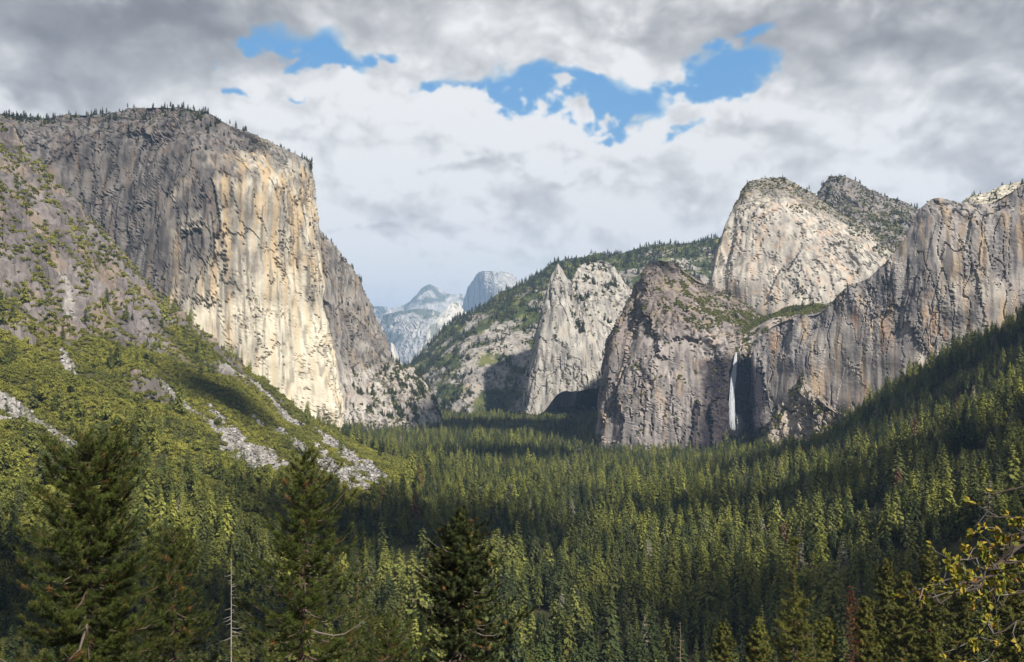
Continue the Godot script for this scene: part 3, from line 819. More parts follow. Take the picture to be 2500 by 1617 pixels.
	var hazy := func(_p: Vector3, q: Vector3, _n: Vector3, _u: float, v: float, cr: float, cell: float, fn: float) -> Color:
		var c := granite(q, Color(0.46, 0.44, 0.42), Color(0.22, 0.22, 0.22), Color(0.36, 0.33, 0.3), 0.05, cr, fn)
		return c.lerp(Color(0.05, 0.065, 0.04), 0.85 * smoothstep(0.12, 0.3, n_tone.get_noise_3dv(q * 0.9) + 0.25 * cell))
	f = loft([
		[Vector3(-4963,-579,-26250),Vector3(-5121,1838,-27000)],
		[Vector3(-3957,-559,-25500),Vector3(-4157,1924,-26700)],
		[Vector3(-3122,-539,-24750),Vector3(-3224,1127,-25500),Vector3(-3277,1905,-26400)],
		[Vector3(-2492,-531,-24450),Vector3(-2599,1239,-25200),Vector3(-2623,2457,-26250)],
		[Vector3(-2137,-531,-24450),Vector3(-2208,1239,-25200),Vector3(-2304,2521,-26250)],
		[Vector3(-1722,-531,-24450),Vector3(-1780,1239,-25200),Vector3(-1895,2291,-26250)],
		[Vector3(-1249,-531,-24450),Vector3(-1290,1239,-25200),Vector3(-1346,2227,-26250)],
		[Vector3(-725,-539,-24750),Vector3(-776,1802,-26400)],
		[Vector3(360,-551,-25200),Vector3(382,1301,-26700)]], 150, 80, 2000.0, 600.0, distant, hazy)
	cliff("far_crest_mountain", "far snowy looking crest half lost in cloud left of the dome", f)
	f = loft([
		[Vector3(-3272,-560,-18750),Vector3(-3361,1178,-19200)],
		[Vector3(-2750,-544,-18300),Vector3(-2846,606,-18600),Vector3(-2919,1217,-19050)],
		[Vector3(-2337,-528,-17850),Vector3(-2425,508,-18150),Vector3(-2554,1246,-18750)],
		[Vector3(-2043,-517,-17550),Vector3(-2125,416,-17850),Vector3(-2263,1310,-18600)],
		[Vector3(-1674,-506,-17250),Vector3(-1807,414,-17700),Vector3(-1842,1319,-18450)],
		[Vector3(-1340,-506,-17250),Vector3(-1464,586,-17700),Vector3(-1483,1230,-18450)],
		[Vector3(-939,-517,-17550),Vector3(-990,961,-18450)]], 130, 90, 900.0, 100.0, distant, hazy)
	cliff("blue_wall_mountain", "hazy blue cliff wall below the far crest", f)
	f = loft([
		[Vector3(-1908,-490,-14850),Vector3(-1835,33,-15000)],
		[Vector3(-1658,-466,-14250),Vector3(-1643,-44,-14400),Vector3(-1620,250,-14625)],
		[Vector3(-1387,-453,-13950),Vector3(-1411,97,-14175),Vector3(-1451,588,-14550)],
		[Vector3(-1139,-447,-13800),Vector3(-1158,303,-14175),Vector3(-1146,1042,-14700)],
		[Vector3(-871,-447,-13800),Vector3(-902,442,-14250),Vector3(-942,1217,-14850)],
		[Vector3(-611,-453,-13950),Vector3(-632,374,-14400),Vector3(-732,1001,-15000)],
		[Vector3(-210,-466,-14250),Vector3(-222,527,-15000)]], 110, 90, 900.0, 200.0, distant, func(_p: Vector3, q: Vector3, _n: Vector3, _u: float, v: float, cr: float, cell: float, fn: float) -> Color:
		var c := granite(q, Color(0.60, 0.57, 0.52), Color(0.40, 0.38, 0.35), Color(0.5, 0.46, 0.4), 0.05, cr, fn)
		return c.lerp(Color(0.07, 0.085, 0.05), 0.8 * smoothstep(0.15, 0.32, n_tone.get_noise_3dv(q * 0.9) + 0.3 * (v - 0.5))))
	cliff("pale_ramp_mountain", "pale sunlit granite ramp sloping up towards the far dome", f)
	f = loft([
		[Vector3(-1899,-227,-13050),Vector3(-1886,295,-13080)],
		[Vector3(-1775,-219,-12750),Vector3(-1768,169,-12780),Vector3(-1778,468,-12840)],
		[Vector3(-1691,-217,-12675),Vector3(-1699,231,-12720),Vector3(-1718,479,-12810)],
		[Vector3(-1620,-219,-12750),Vector3(-1642,169,-12810),Vector3(-1680,388,-12900)],
		[Vector3(-1583,-227,-13050),Vector3(-1600,105,-13080)]], 50, 50, 200.0, 60.0, {"big": 2.0, "rib": 3.0, "crack": 3.0, "flake": 2.0, "fine": 1.0, "scale": 2.0}, func(_p: Vector3, q: Vector3, _n: Vector3, _u: float, _v: float, cr: float, _cell: float, fn: float) -> Color: return granite(q, Color(0.58, 0.55, 0.5), Color(0.36, 0.34, 0.32), Color(0.5, 0.45, 0.4), 0.05, cr, fn))
	cliff("pale_knob_mountain", "small pale rounded knob beside the dark buttress, far down the valley", f)


# ------------------------------------------------------------------ clouds overhead

func make_clouds() -> void:
	# Unseen clouds 2.6 km up, over the viewer and the valley, placed so that their shadows fall on the places listed (x, z, half width, half depth).
	var mat := StandardMaterial3D.new()
	mat.albedo_color = Color(0.9, 0.9, 0.92)
	mat.roughness = 1.0
	mat.backlight_enabled = true
	mat.backlight = Color(0.5, 0.5, 0.5)
	var to_sun := SUN_TOWARDS.normalized()
	var shaded := [[330.0, -660.0, 260.0, 110.0, 0.0], [-330.0, -650.0, 170.0, 90.0, 0.0], [20.0, -2280.0, 240.0, 170.0, 0.0], [-120.0, -3450.0, 300.0, 260.0, 0.0], [640.0, -1850.0, 230.0, 100.0, 30.0],
		[-620.0, -1760.0, 150.0, 80.0, -40.0], [-110.0, -1010.0, 200.0, 110.0, 0.0], [330.0, -1150.0, 200.0, 50.0, 10.0], [560.0, -860.0, 120.0, 130.0, 0.0]]
	for s in shaded:
		var up := 2600.0
		var at := Vector3(s[0], 0.0, s[1]) + to_sun * (up / to_sun.y)
		var v := PackedVector3Array()
		var nu := 90
		var nv := 30
		for i in nu:
			var a := TAU * i / (nu - 1)
			for j in nv:
				var b := PI * j / (nv - 1)
				var d := Vector3(sin(b) * cos(a), cos(b), sin(b) * sin(a))
				var p := Vector3(d.x * s[2], d.y * (110.0 if d.y > 0.0 else 50.0), d.z * s[3])
				var bulge := 1.0 + 0.5 * n_stand.get_noise_3dv(p * 0.9 + Vector3(s[0], 0, s[1])) + 0.25 * n_veg.get_noise_3dv(p * 0.7)
				v.append(p * bulge)
		var o := put("cloud", cloud_mesh(v, nu, nv), mat)
		o.position = at
		o.rotation_degrees.y = s[4]
		tag(o, "unseen flat bottomed cloud high over the valley, placed to cast its shadow", "cloud", "clouds overhead", "structure")


func cloud_mesh(v: PackedVector3Array, nu: int, nv: int) -> ArrayMesh:
	var c := PackedColorArray()
	c.resize(v.size())
	c.fill(Color.WHITE)
	return mesh_of(v, c, grid_index(nu, nv))


# ------------------------------------------------------------------ trees

func tri(v: PackedVector3Array, c: PackedColorArray, a: Vector3, b: Vector3, d: Vector3, col: Color) -> void:
	v.append(a)
	v.append(b)
	v.append(d)
	c.append(col)
	c.append(col)
	c.append(col)


func tube(v: PackedVector3Array, c: PackedColorArray, path: Array, radii: Array, sides: int, col: Color) -> void:
	var prev := []
	for i in path.size():
		var along: Vector3 = (path[mini(i + 1, path.size() - 1)] - path[maxi(i - 1, 0)]).normalized()
		var side := along.cross(Vector3(0.31, 0.23, 0.92)).normalized()
		var up := side.cross(along)
		var ring := []
		for k in sides:
			var a := TAU * k / sides
			ring.append(path[i] + (side * cos(a) + up * sin(a)) * radii[i])
		if i:
			for k in sides:
				var l := (k + 1) % sides
				tri(v, c, prev[k], ring[k], prev[l], col)
				tri(v, c, prev[l], ring[k], ring[l], col)
		prev = ring


func trunk_mesh(h: float, r: float, col: Color, lean := 0.0) -> ArrayMesh:
	var v := PackedVector3Array()
	var c := PackedColorArray()
	var path := []
	var radii := []
	for i in 9:
		var t := i / 8.0
		path.append(Vector3(lean * t * t + sin(t * 7.0) * r * 0.3, h * t, cos(t * 5.0) * r * 0.3))
		radii.append(r * (1.0 - 0.93 * t) + 0.01)
	tube(v, c, path, radii, 7, col)
	return mesh_of(v, c)


func conifer_crown(h: float, radius: float, start: float, levels: int, around: int, sprays: int, shape: float, ragged: float) -> ArrayMesh:
	# whorls of drooping boughs, each a row of leaf sprays
	var v := PackedVector3Array()
	var c := PackedColorArray()
	for l in levels:
		var t := float(l) / levels
		var y := h * (start + (1.0 - start) * t)
		var r0 := radius * pow(1.0 - t, shape) * (0.35 + 0.65 * smoothstep(0.0, 0.16, t)) + radius * 0.05
		for k in around:
			if rng.randf() < ragged * 0.45:
				continue
			var a := TAU * (k + rng.randf()) / around + l * 1.3
			var out := Vector3(cos(a), 0, sin(a))
			var r := r0 * rng.randf_range(1.0 - ragged, 1.08)
			var side := Vector3(-out.z, 0, out.x)
			var lift := lerpf(-0.32, 0.35, t)
			for s in sprays:
				var f := (s + 0.75 + rng.randf() * 0.4) / sprays
				var p := Vector3(0, y, 0) + out * r * f + Vector3(0, r * f * lift - r * f * f * 0.18, 0) + side * r * rng.randf_range(-0.22, 0.22)
				var len := r * 0.42 * rng.randf_range(0.7, 1.3) + radius * 0.08
				var wide := len * rng.randf_range(0.32, 0.55)
				var dir := (out * 0.75 + side * rng.randf_range(-0.6, 0.6) + Vector3(0, rng.randf_range(-1.0, 0.0), 0)).normalized()
				var cross := (side + Vector3(rng.randf_range(-0.4, 0.4), rng.randf_range(-0.4, 0.4), rng.randf_range(-0.4, 0.4))).normalized()
				var g := rng.randf_range(0.72, 1.22)
				var col := Color(g * rng.randf_range(0.9, 1.15), g, g * rng.randf_range(0.8, 1.0))
				var tip := p + dir * len * 0.7
				var tail := p - dir * len * 0.5
				tri(v, c, tail, p + cross * wide, tip, col)
				tri(v, c, tail, tip, p - cross * wide, col)
				tri(v, c, tail + cross * wide * 0.6, p + Vector3(0, -wide * 1.1, 0) + out * wide * 0.5, p - cross * wide * 0.7, col)
	tri(v, c, Vector3(-radius * 0.05, h * 0.96, 0), Vector3(0, h * 1.015, 0), Vector3(radius * 0.05, h * 0.96, 0), Color.WHITE)
	tri(v, c, Vector3(0, h * 0.96, -radius * 0.05), Vector3(0, h * 1.015, 0), Vector3(0, h * 0.96, radius * 0.05), Color.WHITE)
	return mesh_of(v, c)


func leafy_crown(size: Vector3, lift: float, lumps: int, leaves: int, leaf: float) -> ArrayMesh:
	# a round uneven crown of leaf clumps around several lobes
	var v := PackedVector3Array()
	var c := PackedColorArray()
	for l in lumps:
		var a := TAU * l / lumps + rng.randf()
		var o := Vector3(cos(a) * rng.randf_range(0.2, 0.62), rng.randf_range(-0.25, 0.5), sin(a) * rng.randf_range(0.2, 0.62))
		if l == 0:
			o = Vector3(0, 0.45, 0)
		var rad := rng.randf_range(0.38, 0.58)
		for k in leaves:
			var d := Vector3(rng.randfn(), rng.randfn() + 0.35, rng.randfn()).normalized()
			var p := (o + d * rad * rng.randf_range(0.75, 1.08)) * size + Vector3(0, lift, 0)
			var n := (d + Vector3(rng.randfn(), rng.randfn(), rng.randfn()) * 0.45).normalized()
			var x := n.cross(Vector3(0.3, 0.2, 0.9)).normalized()
			var y := n.cross(x)
			var s := leaf * rng.randf_range(0.6, 1.4)
			var g := rng.randf_range(0.72, 1.25)
			var col := Color(g * rng.randf_range(0.92, 1.12), g, g * 0.9)
			tri(v, c, p - x * s, p + y * s * 0.8, p + x * s * 0.9, col)
			tri(v, c, p - x * s, p + x * s * 0.9, p - y * s * 0.7, col)
	return mesh_of(v, c)


func make_forest() -> void:
	var bark := Color(0.10, 0.065, 0.045)
	var crowns := []
	var trunks := []
	for k in 7:
		var radius: float = [4.2, 5.0, 3.6, 4.6, 5.4, 3.4, 4.4][k]
		crowns.append(conifer_crown(36.0, radius * 1.42, [0.10, 0.16, 0.08, 0.22, 0.14, 0.3, 0.12][k], 24, 7, 3, [0.85, 0.7, 0.95, 0.62, 0.75, 0.6, 0.8][k], [0.3, 0.35, 0.25, 0.45, 0.35, 0.5, 0.3][k]))
		trunks.append(trunk_mesh(35.0, 0.55, bark))
	var oaks := []
	for k in 4:
		oaks.append(leafy_crown(Vector3(7.0, 6.0, 7.0), 8.0, 9, 46, 0.95))
	var shrubs := []
	for k in 4:
		shrubs.append(leafy_crown(Vector3(4.6, 3.0, 4.6), 0.9, 6, 26, 0.85))
	# stands over the valley floor and the slopes
	var d := 345.0
	while d < 4300.0:
		var s := 8.8 if d < 1300.0 else 11.0
		var half := 0.70 * d + 60.0
		var x := -half
		while x < half:
			var px := x + rng.randf_range(-0.5, 0.5) * s
			var pd := d + rng.randf_range(-0.5, 0.5) * s
			x += s
			var y := height(px, pd)
			var stand := n_stand.get_noise_2d(px, pd)
			if px < 0.0 and Geometry2D.is_point_in_polygon(Vector2(px, -pd), fan):
				if rng.randf() > 0.012:
					continue
			elif px < 0.0 and y > 25.0 and pd < 2350.0:
				# the brushy hill: scattered conifers only, more near its foot
				if rng.randf() > 0.02 + 0.10 * smoothstep(0.1, 0.4, stand) + 0.35 * smoothstep(1250.0, 1000.0, pd) * smoothstep(170.0, 90.0, y) + 0.4 * smoothstep(75.0, 25.0, y) * smoothstep(-0.2, 0.3, stand) or chute_at(px, -pd) > -0.4 or y > 330.0:
					continue
			elif pd < 2350.0 and stand < -0.42 or (px < 0.0 and y > 4.0 and rng.randf() > 0.6):
				continue
			if px > 700.0 and y > 330.0:
				continue
			var size: float = [0.38, 0.6, 0.72, 0.86, 1.0, 1.16][rng.randi_range(0, 5)] * rng.randf_range(0.85, 1.12) * (0.97 + 0.35 * stand)
			if rng.randf() < 0.07:
				size *= 1.3
			tree_spots.append([Vector3(px, y - 0.6, -pd), size, rng.randf(), stand])
		d += s
	tree_spots.sort_custom(func(a, b): return a[0].z > b[0].z)
	var places := []
	var tints := []
	for k in 7:
		places.append([])
		tints.append([])
	var oak_places := [[], [], [], []]
	var oak_tints := [[], [], [], []]
	var single := 0
	var single_oaks := 0
	var tones := ["dark green", "olive green", "mid green", "bluish green", "yellowish green"]
	var tone_mats := []
	var tone_colors := [Color(0.034, 0.048, 0.017), Color(0.092, 0.098, 0.027), Color(0.068, 0.088, 0.025), Color(0.050, 0.068, 0.027), Color(0.165, 0.175, 0.042)]
	for t in tone_colors:
		var m: StandardMaterial3D = leaf_mat.duplicate()
		m.albedo_color = (t as Color).linear_to_srgb()
		tone_mats.append(m)
	for spot in tree_spots:
		var p: Vector3 = spot[0]
		var size: float = spot[1]
		var pick: float = spot[2]
		var stand: float = spot[3]
		var turn := Basis(Vector3.UP, rng.randf() * TAU)
		var shape := int(rng.randf() * 7.0)
		var t := clampf(0.42 + stand * 0.8 + rng.randf_range(-0.5, 0.5), 0.0, 1.0)
		var oakish := pick < (0.12 if p.y < 12.0 else 0.2) + (0.3 if p.x < -150.0 and p.z > -1400.0 else 0.0) + 0.25 * smoothstep(0.2, 0.45, stand)
		var top := p.y + size * (16.0 if oakish else 36.0)
		var seen := absf(p.x) < -p.z * 0.575 and top > 200.0 + p.z * 0.325
		if oakish:
			if seen and single_oaks < 60 and -p.z > 380.0:
				single_oaks += 1
				var o := base("oak_tree", p)
				o.basis = turn.scaled(Vector3.ONE * size)
				put("trunk", trunk_mesh(8.0, 0.4, Color(0.09, 0.07, 0.055)) if single_oaks == 1 else (get_node("oak_tree/trunk") as MeshInstance3D).mesh, vertex_mat, o)
				put("crown", oaks[shape % 4], tone_mats[[1, 4, 2][shape % 3]], o)
				tag(o, "round crowned %s broadleaf tree, %s" % [["olive green", "yellowish green", "mid green"][shape % 3], whereabouts(p)], "tree", "broadleaf trees of the near forest")
			else:
				var k := shape % 4
				oak_places[k].append(Transform3D(turn.scaled(Vector3.ONE * size), p))
				oak_tints[k].append(Color(0.07, 0.088, 0.024).lerp(Color(0.15, 0.16, 0.036), t))
			continue
		var stretch := Vector3(size, size * rng.randf_range(0.9, 1.12), size)
		if seen and single < 285:
			single += 1
			var o := base("conifer_tree", p)
			o.basis = turn.scaled(stretch)
			put("trunk", trunks[shape], vertex_mat, o)
			var tone := clampi(int(t * 5.0), 0, 4)
			tone = [0, 3, 2, 1, 4][tone]
			put("crown", crowns[shape], tone_mats[tone], o)
			tag(o, "%s %s conifer, %s" % ["tall" if size > 0.85 else "short", tones[tone], whereabouts(p)], "tree", "conifers of the near forest")
		else:
			places[shape].append(Transform3D(turn.scaled(stretch), p))
			var col := Color(0.030, 0.044, 0.017).lerp(Color(0.22, 0.235, 0.052), t * t * 0.5 + t * 0.5)
			col = col.lerp(Color(0.075, 0.085, 0.055), rng.randf() * rng.randf() * 0.7)
			if rng.randf() < 0.003:
				col = Color(0.15, 0.09, 0.055)
			elif rng.randf() < 0.02:
				col = Color(0.20, 0.19, 0.155)
			tints[shape].append(col)
	tell_apart(get_children().filter(func(o): return o.has_meta("group") and o.get_meta("category") == "tree"))
	for spot in rim_spots:
		var shape := int(rng.randf() * 7.0)
		var size: float = spot[1] * 0.85
		places[shape].append(Transform3D(Basis(Vector3.UP, rng.randf() * TAU).scaled(Vector3(size * 1.1, size, size * 1.1)), spot[0]))
		tints[shape].append(Color(0.04, 0.052, 0.026).lerp(Color(0.075, 0.085, 0.035), spot[2]))
	var forest := base("conifer_forest", Vector3.ZERO)
	tag(forest, "dense conifer forest covering the valley floor and the slopes beyond the near trees", "forest", "", "stuff")
	for k in 7:
		scatter("conifers", crowns[k], leaf_mat, places[k], tints[k], forest)
	var woods := base("broadleaf_woods", Vector3.ZERO)
	tag(woods, "round broadleaf trees mixed through the far forest", "woods", "", "stuff")
	for k in 4:
		scatter("broadleaf_trees", oaks[k], leaf_mat, oak_places[k], oak_tints[k], woods)
	var brush := base("hillside_brush", Vector3.ZERO)
	tag(brush, "olive brush covering the talus hillside and the rock ledges", "brush", "", "stuff")
	var sp := [[], [], [], []]
	var st := [[], [], [], []]
	for spot in shrub_spots:
		var k := int(rng.randf() * 4.0)
		var size: float = spot[1]
		sp[k].append(Transform3D(Basis(Vector3.UP, rng.randf() * TAU).scaled(Vector3(size, size * rng.randf_range(0.8, 1.3), size)), spot[0]))
		st[k].append(Color(0.075, 0.085, 0.024).lerp(Color(0.22, 0.22, 0.046), clampf(spot[2], 0.0, 1.0)))
	for k in 4:
		scatter("shrubs", shrubs[k], leaf_mat, sp[k], st[k], brush)
	# loose blocks in the chutes
	var block := PackedVector3Array()
	var bc := PackedColorArray()
	var corner := [Vector3(-1, -0.6, -0.8), Vector3(0.9, -0.7, -1), Vector3(1.1, -0.6, 0.8), Vector3(-0.8, -0.7, 1), Vector3(-0.6, 0.7, -0.5), Vector3(0.7, 0.5, -0.6), Vector3(0.6, 0.8, 0.6), Vector3(-0.7, 0.5, 0.5)]
	for q in [[0, 4, 1], [1, 4, 5], [1, 5, 2], [2, 5, 6], [2, 6, 3], [3, 6, 7], [3, 7, 0], [0, 7, 4], [4, 7, 5], [5, 7, 6]]:
		tri(block, bc, corner[q[0]], corner[q[1]], corner[q[2]], Color.WHITE)
	var stones := base("talus_rubble", Vector3.ZERO)
	tag(stones, "grey broken blocks lying in the bare chutes of the left hillside", "rubble", "", "stuff")
	var bp := []
	var bt := []
	for c in chutes:
		for i in c.size() - 1:
			var a: Vector3 = c[i]
			var b: Vector3 = c[i + 1]
			for k in int(Vector2(b.x - a.x, b.z - a.z).length() * (a.y + b.y) * 0.09):
				var q := a.lerp(b, rng.randf())
				var x := q.x + rng.randf_range(-1.0, 1.0) * q.y
				var z := q.z + rng.randf_range(-1.0, 1.0) * q.y
				if chute_at(x, z) + n_veg.get_noise_2d(x, -z) * 0.5 < 0.0:
					continue
				var g := rng.randf_range(0.10, 0.36)
				bp.append(Transform3D(Basis.from_euler(Vector3(rng.randf() * 6.0, rng.randf() * 6.0, rng.randf())).scaled(Vector3.ONE * (0.5 + 2.6 * pow(rng.randf(), 2.5))), Vector3(x, height(x, -z) + 0.5, z)))
				bt.append(Color(g, g * 0.97, g * 0.96))
	scatter("blocks", mesh_of(block, bc), vertex_mat, bp, bt, stones)


func whereabouts(p: Vector3) -> String:
	var side := p.x / -p.z
	var column := "below the talus hill" if side < -0.3 else ("between the tall pines" if side < -0.1 else ("right of the dark fir" if side < 0.12 else ("below the waterfall" if side < 0.33 else "below the oak branches")))
	return "%s %s" % ["front rank" if p.z > -430.0 else ("second rank" if p.z > -500.0 else "third rank"), column]


func tell_apart(things: Array) -> void:
	# things whose labels agree are told apart by their order from the left
	var order := ["leftmost", "second from left", "third from left", "fourth from left", "fifth from left", "sixth from left", "seventh from left", "eighth from left", "ninth from left", "tenth from left", "eleventh from left", "twelfth from left", "thirteenth from left", "fourteenth from left", "fifteenth from left", "sixteenth from left", "seventeenth from left", "eighteenth from left", "nineteenth from left", "twentieth from left"]
	var alike := {}
	for o in things:
		alike.get_or_add(o.get_meta("label"), []).append(o)
	for label in alike:
		var list: Array = alike[label]
		if list.size() < 2:
			continue
		list.sort_custom(func(a, b): return a.position.x / -a.position.z < b.position.x / -b.position.z)
		for i in list.size():
			var last := list.size() - 1 - i
			list[i].set_meta("label", "%s, %s" % [label, order[i] if i <= last or i == 0 else (order[last].replace("from left", "from right") if last else "rightmost")])


# ------------------------------------------------------------------ waterfall

func make_waterfall() -> void:
	var water := StandardMaterial3D.new()
	water.albedo_color = Color(0.84, 0.86, 0.9)
	water.roughness = 0.8
	water.transparency = BaseMaterial3D.TRANSPARENCY_ALPHA
	water.albedo_color.a = 0.42
	var lip := Vector3(660.45, 231.64, -2612.00)
	var foot := Vector3(640.33, 7.22, -2575.00)
	var o := base("waterfall", foot)
	tag(o, "long thin white waterfall dropping down the dark wet alcove", "waterfall")
	var v := PackedVector3Array()
	var c := PackedColorArray()
	for k in 120:
		var across := rng.randfn()
		var t0 := maxf(0.0, rng.randf_range(-0.35, 0.85))
		var t1 := minf(1.0, t0 + rng.randf_range(0.15, 0.5))
		var path := []
		var radii := []
		for i in 9:
			var f := i / 8.0
			var t := lerpf(t0, t1, f)
			var spread := lerpf(0.9, 6.2, t)
			var p := lip.lerp(foot, t) - foot
			p.x += across * spread - sin(t * 3.0) * 7.0 + n_fine.get_noise_2d(t * 60.0, k * 40.0) * 2.2
			p.z += 10.0 * sqrt(t) + rng.randf_range(-1.0, 1.0)
			path.append(p)
			radii.append(sin(PI * clampf(f * 0.92 + 0.06, 0.0, 1.0)) * rng.randf_range(0.5, 1.5) + 0.1)
		tube(v, c, path, radii, 5, Color.WHITE)
	put("falling_water", mesh_of(v, c), water, o)
	var mist := FogVolume.new()
	mist.name = "spray_mist"
	mist.shape = RenderingServer.FOG_VOLUME_SHAPE_ELLIPSOID
	mist.size = Vector3(64, 70, 50)
	var fm := FogMaterial.new()
	fm.density = 0.0016
	fm.albedo = Color(0.95, 0.96, 1.0)
	mist.material = fm
	o.add_child(mist)
	mist.position = Vector3(0, 16, 16)


# ------------------------------------------------------------------ foreground trees

func tuft_mesh(needles: int, length: float, width: float) -> ArrayMesh:
	var v := PackedVector3Array()
	var c := PackedColorArray()
	for k in needles:
		var a := TAU * k / needles * 3.0 + rng.randf()
		var along := rng.randf_range(-0.5, 0.5) * length * 1.3
		var d := Vector3(cos(a), rng.randf_range(0.25, 1.3), sin(a)).normalized()
		var side := d.cross(Vector3.UP).normalized() * width
		var from := Vector3(0, along, 0)
		var g := rng.randf_range(0.7, 1.3)
		tri(v, c, from - side, from + d * length * rng.randf_range(0.75, 1.1), from + side, Color(g, g, g * 0.9))
	return mesh_of(v, c)


func width_at(profile: Array, below: float) -> float:
	for i in range(1, profile.size()):
		if below <= profile[i].x:
			var a: Vector2 = profile[i - 1]
			var b: Vector2 = profile[i]
			return lerpf(a.y, b.y, (below - a.x) / (b.x - a.x))
	return profile[-1].y


func pine(called: String, label: String, apex: Vector3, profile: Array, trunk_r: float, gap: float, dense: float, needle: Color, tuft: Mesh, tuft_scale: float, up_top: float, dead: float) -> void:
	# apex: world position of the tip; the trunk stands on the ground right below it
	var ground := height(apex.x, -apex.z)
	var h := apex.y - ground
	var o := base(called, Vector3(apex.x, ground, apex.z))
	tag(o, label, "tree", "")
	var bark := Color(0.075, 0.054, 0.042)
	put("trunk", trunk_mesh(h, trunk_r, bark, rng.randf_range(-0.3, 0.3)), vertex_mat, o)
	var bv := PackedVector3Array()
	var bc := PackedColorArray()
	var tp := []
	var tt := []
	var below := 0.15
	var longest: float = profile[-1].x
	while below < minf(longest, h - 2.0):
		var reach := width_at(profile, below)
		var n := rng.randi_range(4, 6)
		var age := clampf(below / 11.0, 0.0, 1.0)
		for k in n:
			var a := TAU * (k + rng.randf_range(-0.3, 0.3)) / n + below * 2.1
			var out := Vector3(cos(a), 0, sin(a))
			var len := reach * rng.randf_range(0.6, 1.1) * (1.0 + 0.9 * n_warp.get_noise_3d(cos(a) * 0.7 + apex.x * 1.0, below * 0.16, sin(a) * 0.7)) + 0.12
			var rise := lerpf(up_top, -0.2, pow(age, 0.4)) + rng.randf_range(-0.12, 0.12)
			var is_dead := rng.randf() < dead * age
			var p0 := Vector3(0, h - below, 0)
			var path := []
			var radii := []
			for i in 6:
				var f := i / 5.0
				path.append(p0 + out * len * f + Vector3(0, len * (rise * f + 0.24 * f * f * f - 0.12 * sin(PI * f)), 0) + Vector3(rng.randfn(), rng.randfn() * 0.6, rng.randfn()) * 0.03 * len * f)
				radii.append((0.012 + 0.011 * len) * (1.0 - 0.85 * f) + 0.004)
			tube(bv, bc, path, radii, 4, Color(0.15, 0.125, 0.11) if is_dead else bark.lerp(Color(0.10, 0.08, 0.062), rng.randf()))
			if is_dead:
				continue
			var step := 0.24 / dense
			var along := maxf(len * 0.12, 0.1)
			while along <= len + 0.01:
				var f := along / len
				var i := mini(int(f * 5.0), 4)
				var p: Vector3 = path[i].lerp(path[i + 1], f * 5.0 - i)
				var dir: Vector3 = (path[i + 1] - path[i]).normalized()
				var side := 1.0 if rng.randf() < 0.5 else -1.0
				var twig := (dir * 0.7 + dir.cross(Vector3.UP) * side * rng.randf_range(0.4, 1.1) + Vector3(0, rng.randf_range(0.1, 0.6), 0)).normalized()
				var tl := rng.randf_range(0.12, 0.30) * minf(1.0, len) * (1.35 - 0.6 * f) + 0.05
				if f > 0.97:
					twig = (dir + Vector3(0, 0.5, 0)).normalized()
				var many := 1 if len < 1.2 or rng.randf() < 0.45 else 2
				for m in many:
					var q := p + twig * tl * (m + 1.0) * 1.1
					var x := twig.cross(Vector3(0.2, 0.3, 0.9)).normalized()
					var s := tuft_scale * rng.randf_range(0.75, 1.2)
					tp.append(Transform3D(Basis(x, twig, x.cross(twig)).scaled(Vector3.ONE * s), q))
					var g := rng.randf_range(0.75, 1.25)
					var col := needle * g
					if rng.randf() < 0.025:
						col = Color(0.14, 0.075, 0.028)
					elif rng.randf() < 0.13:
						col = col.lerp(Color(0.11, 0.10, 0.022), 0.4)
					tt.append(col)
				if rng.randf() < 0.4 and len > 0.8:
					tube(bv, bc, [p, p + twig * tl * 2.0], [0.012, 0.005], 3, bark)
				along += step * rng.randf_range(0.7, 1.3)
		below += gap * rng.randf_range(0.7, 1.25) * (0.75 + 0.5 * age)
	put("branches", mesh_of(bv, bc), vertex_mat, o).set_meta("kind", "stuff")
	scatter("needles", tuft, leaf_mat, tp, tt, o)


func snag(called: String, label: String, apex: Vector3, h_branches: float, r: float, col: Color, reach: float, count: int) -> void:
	var ground := height(apex.x, -apex.z)
	var h := apex.y - ground
	var o := base(called, Vector3(apex.x, ground, apex.z))
	tag(o, label, "dead tree")
	put("trunk", trunk_mesh(h, r, col, -0.4), vertex_mat, o)
	for k in count:
		var v := PackedVector3Array()
		var c := PackedColorArray()
		var f := (k + rng.randf()) / count
		var a := rng.randf() * TAU
		var out := Vector3(cos(a), 0, sin(a))
		var len := reach * (0.3 + 0.7 * f) * rng.randf_range(0.4, 1.1)
		var p := Vector3(-0.4 * pow(1.0 - f * h_branches / h, 2.0), h - f * h_branches, 0)
		tube(v, c, [p, p + out * len * 0.5 + Vector3(0, -0.10 * len, 0), p + out * len + Vector3(0, rng.randf_range(-0.3, 0.15) * len, 0)], [0.035 * r / 0.2, 0.022 * r / 0.2, 0.006], 4, col)
		put("branch", mesh_of(v, c), vertex_mat, o)


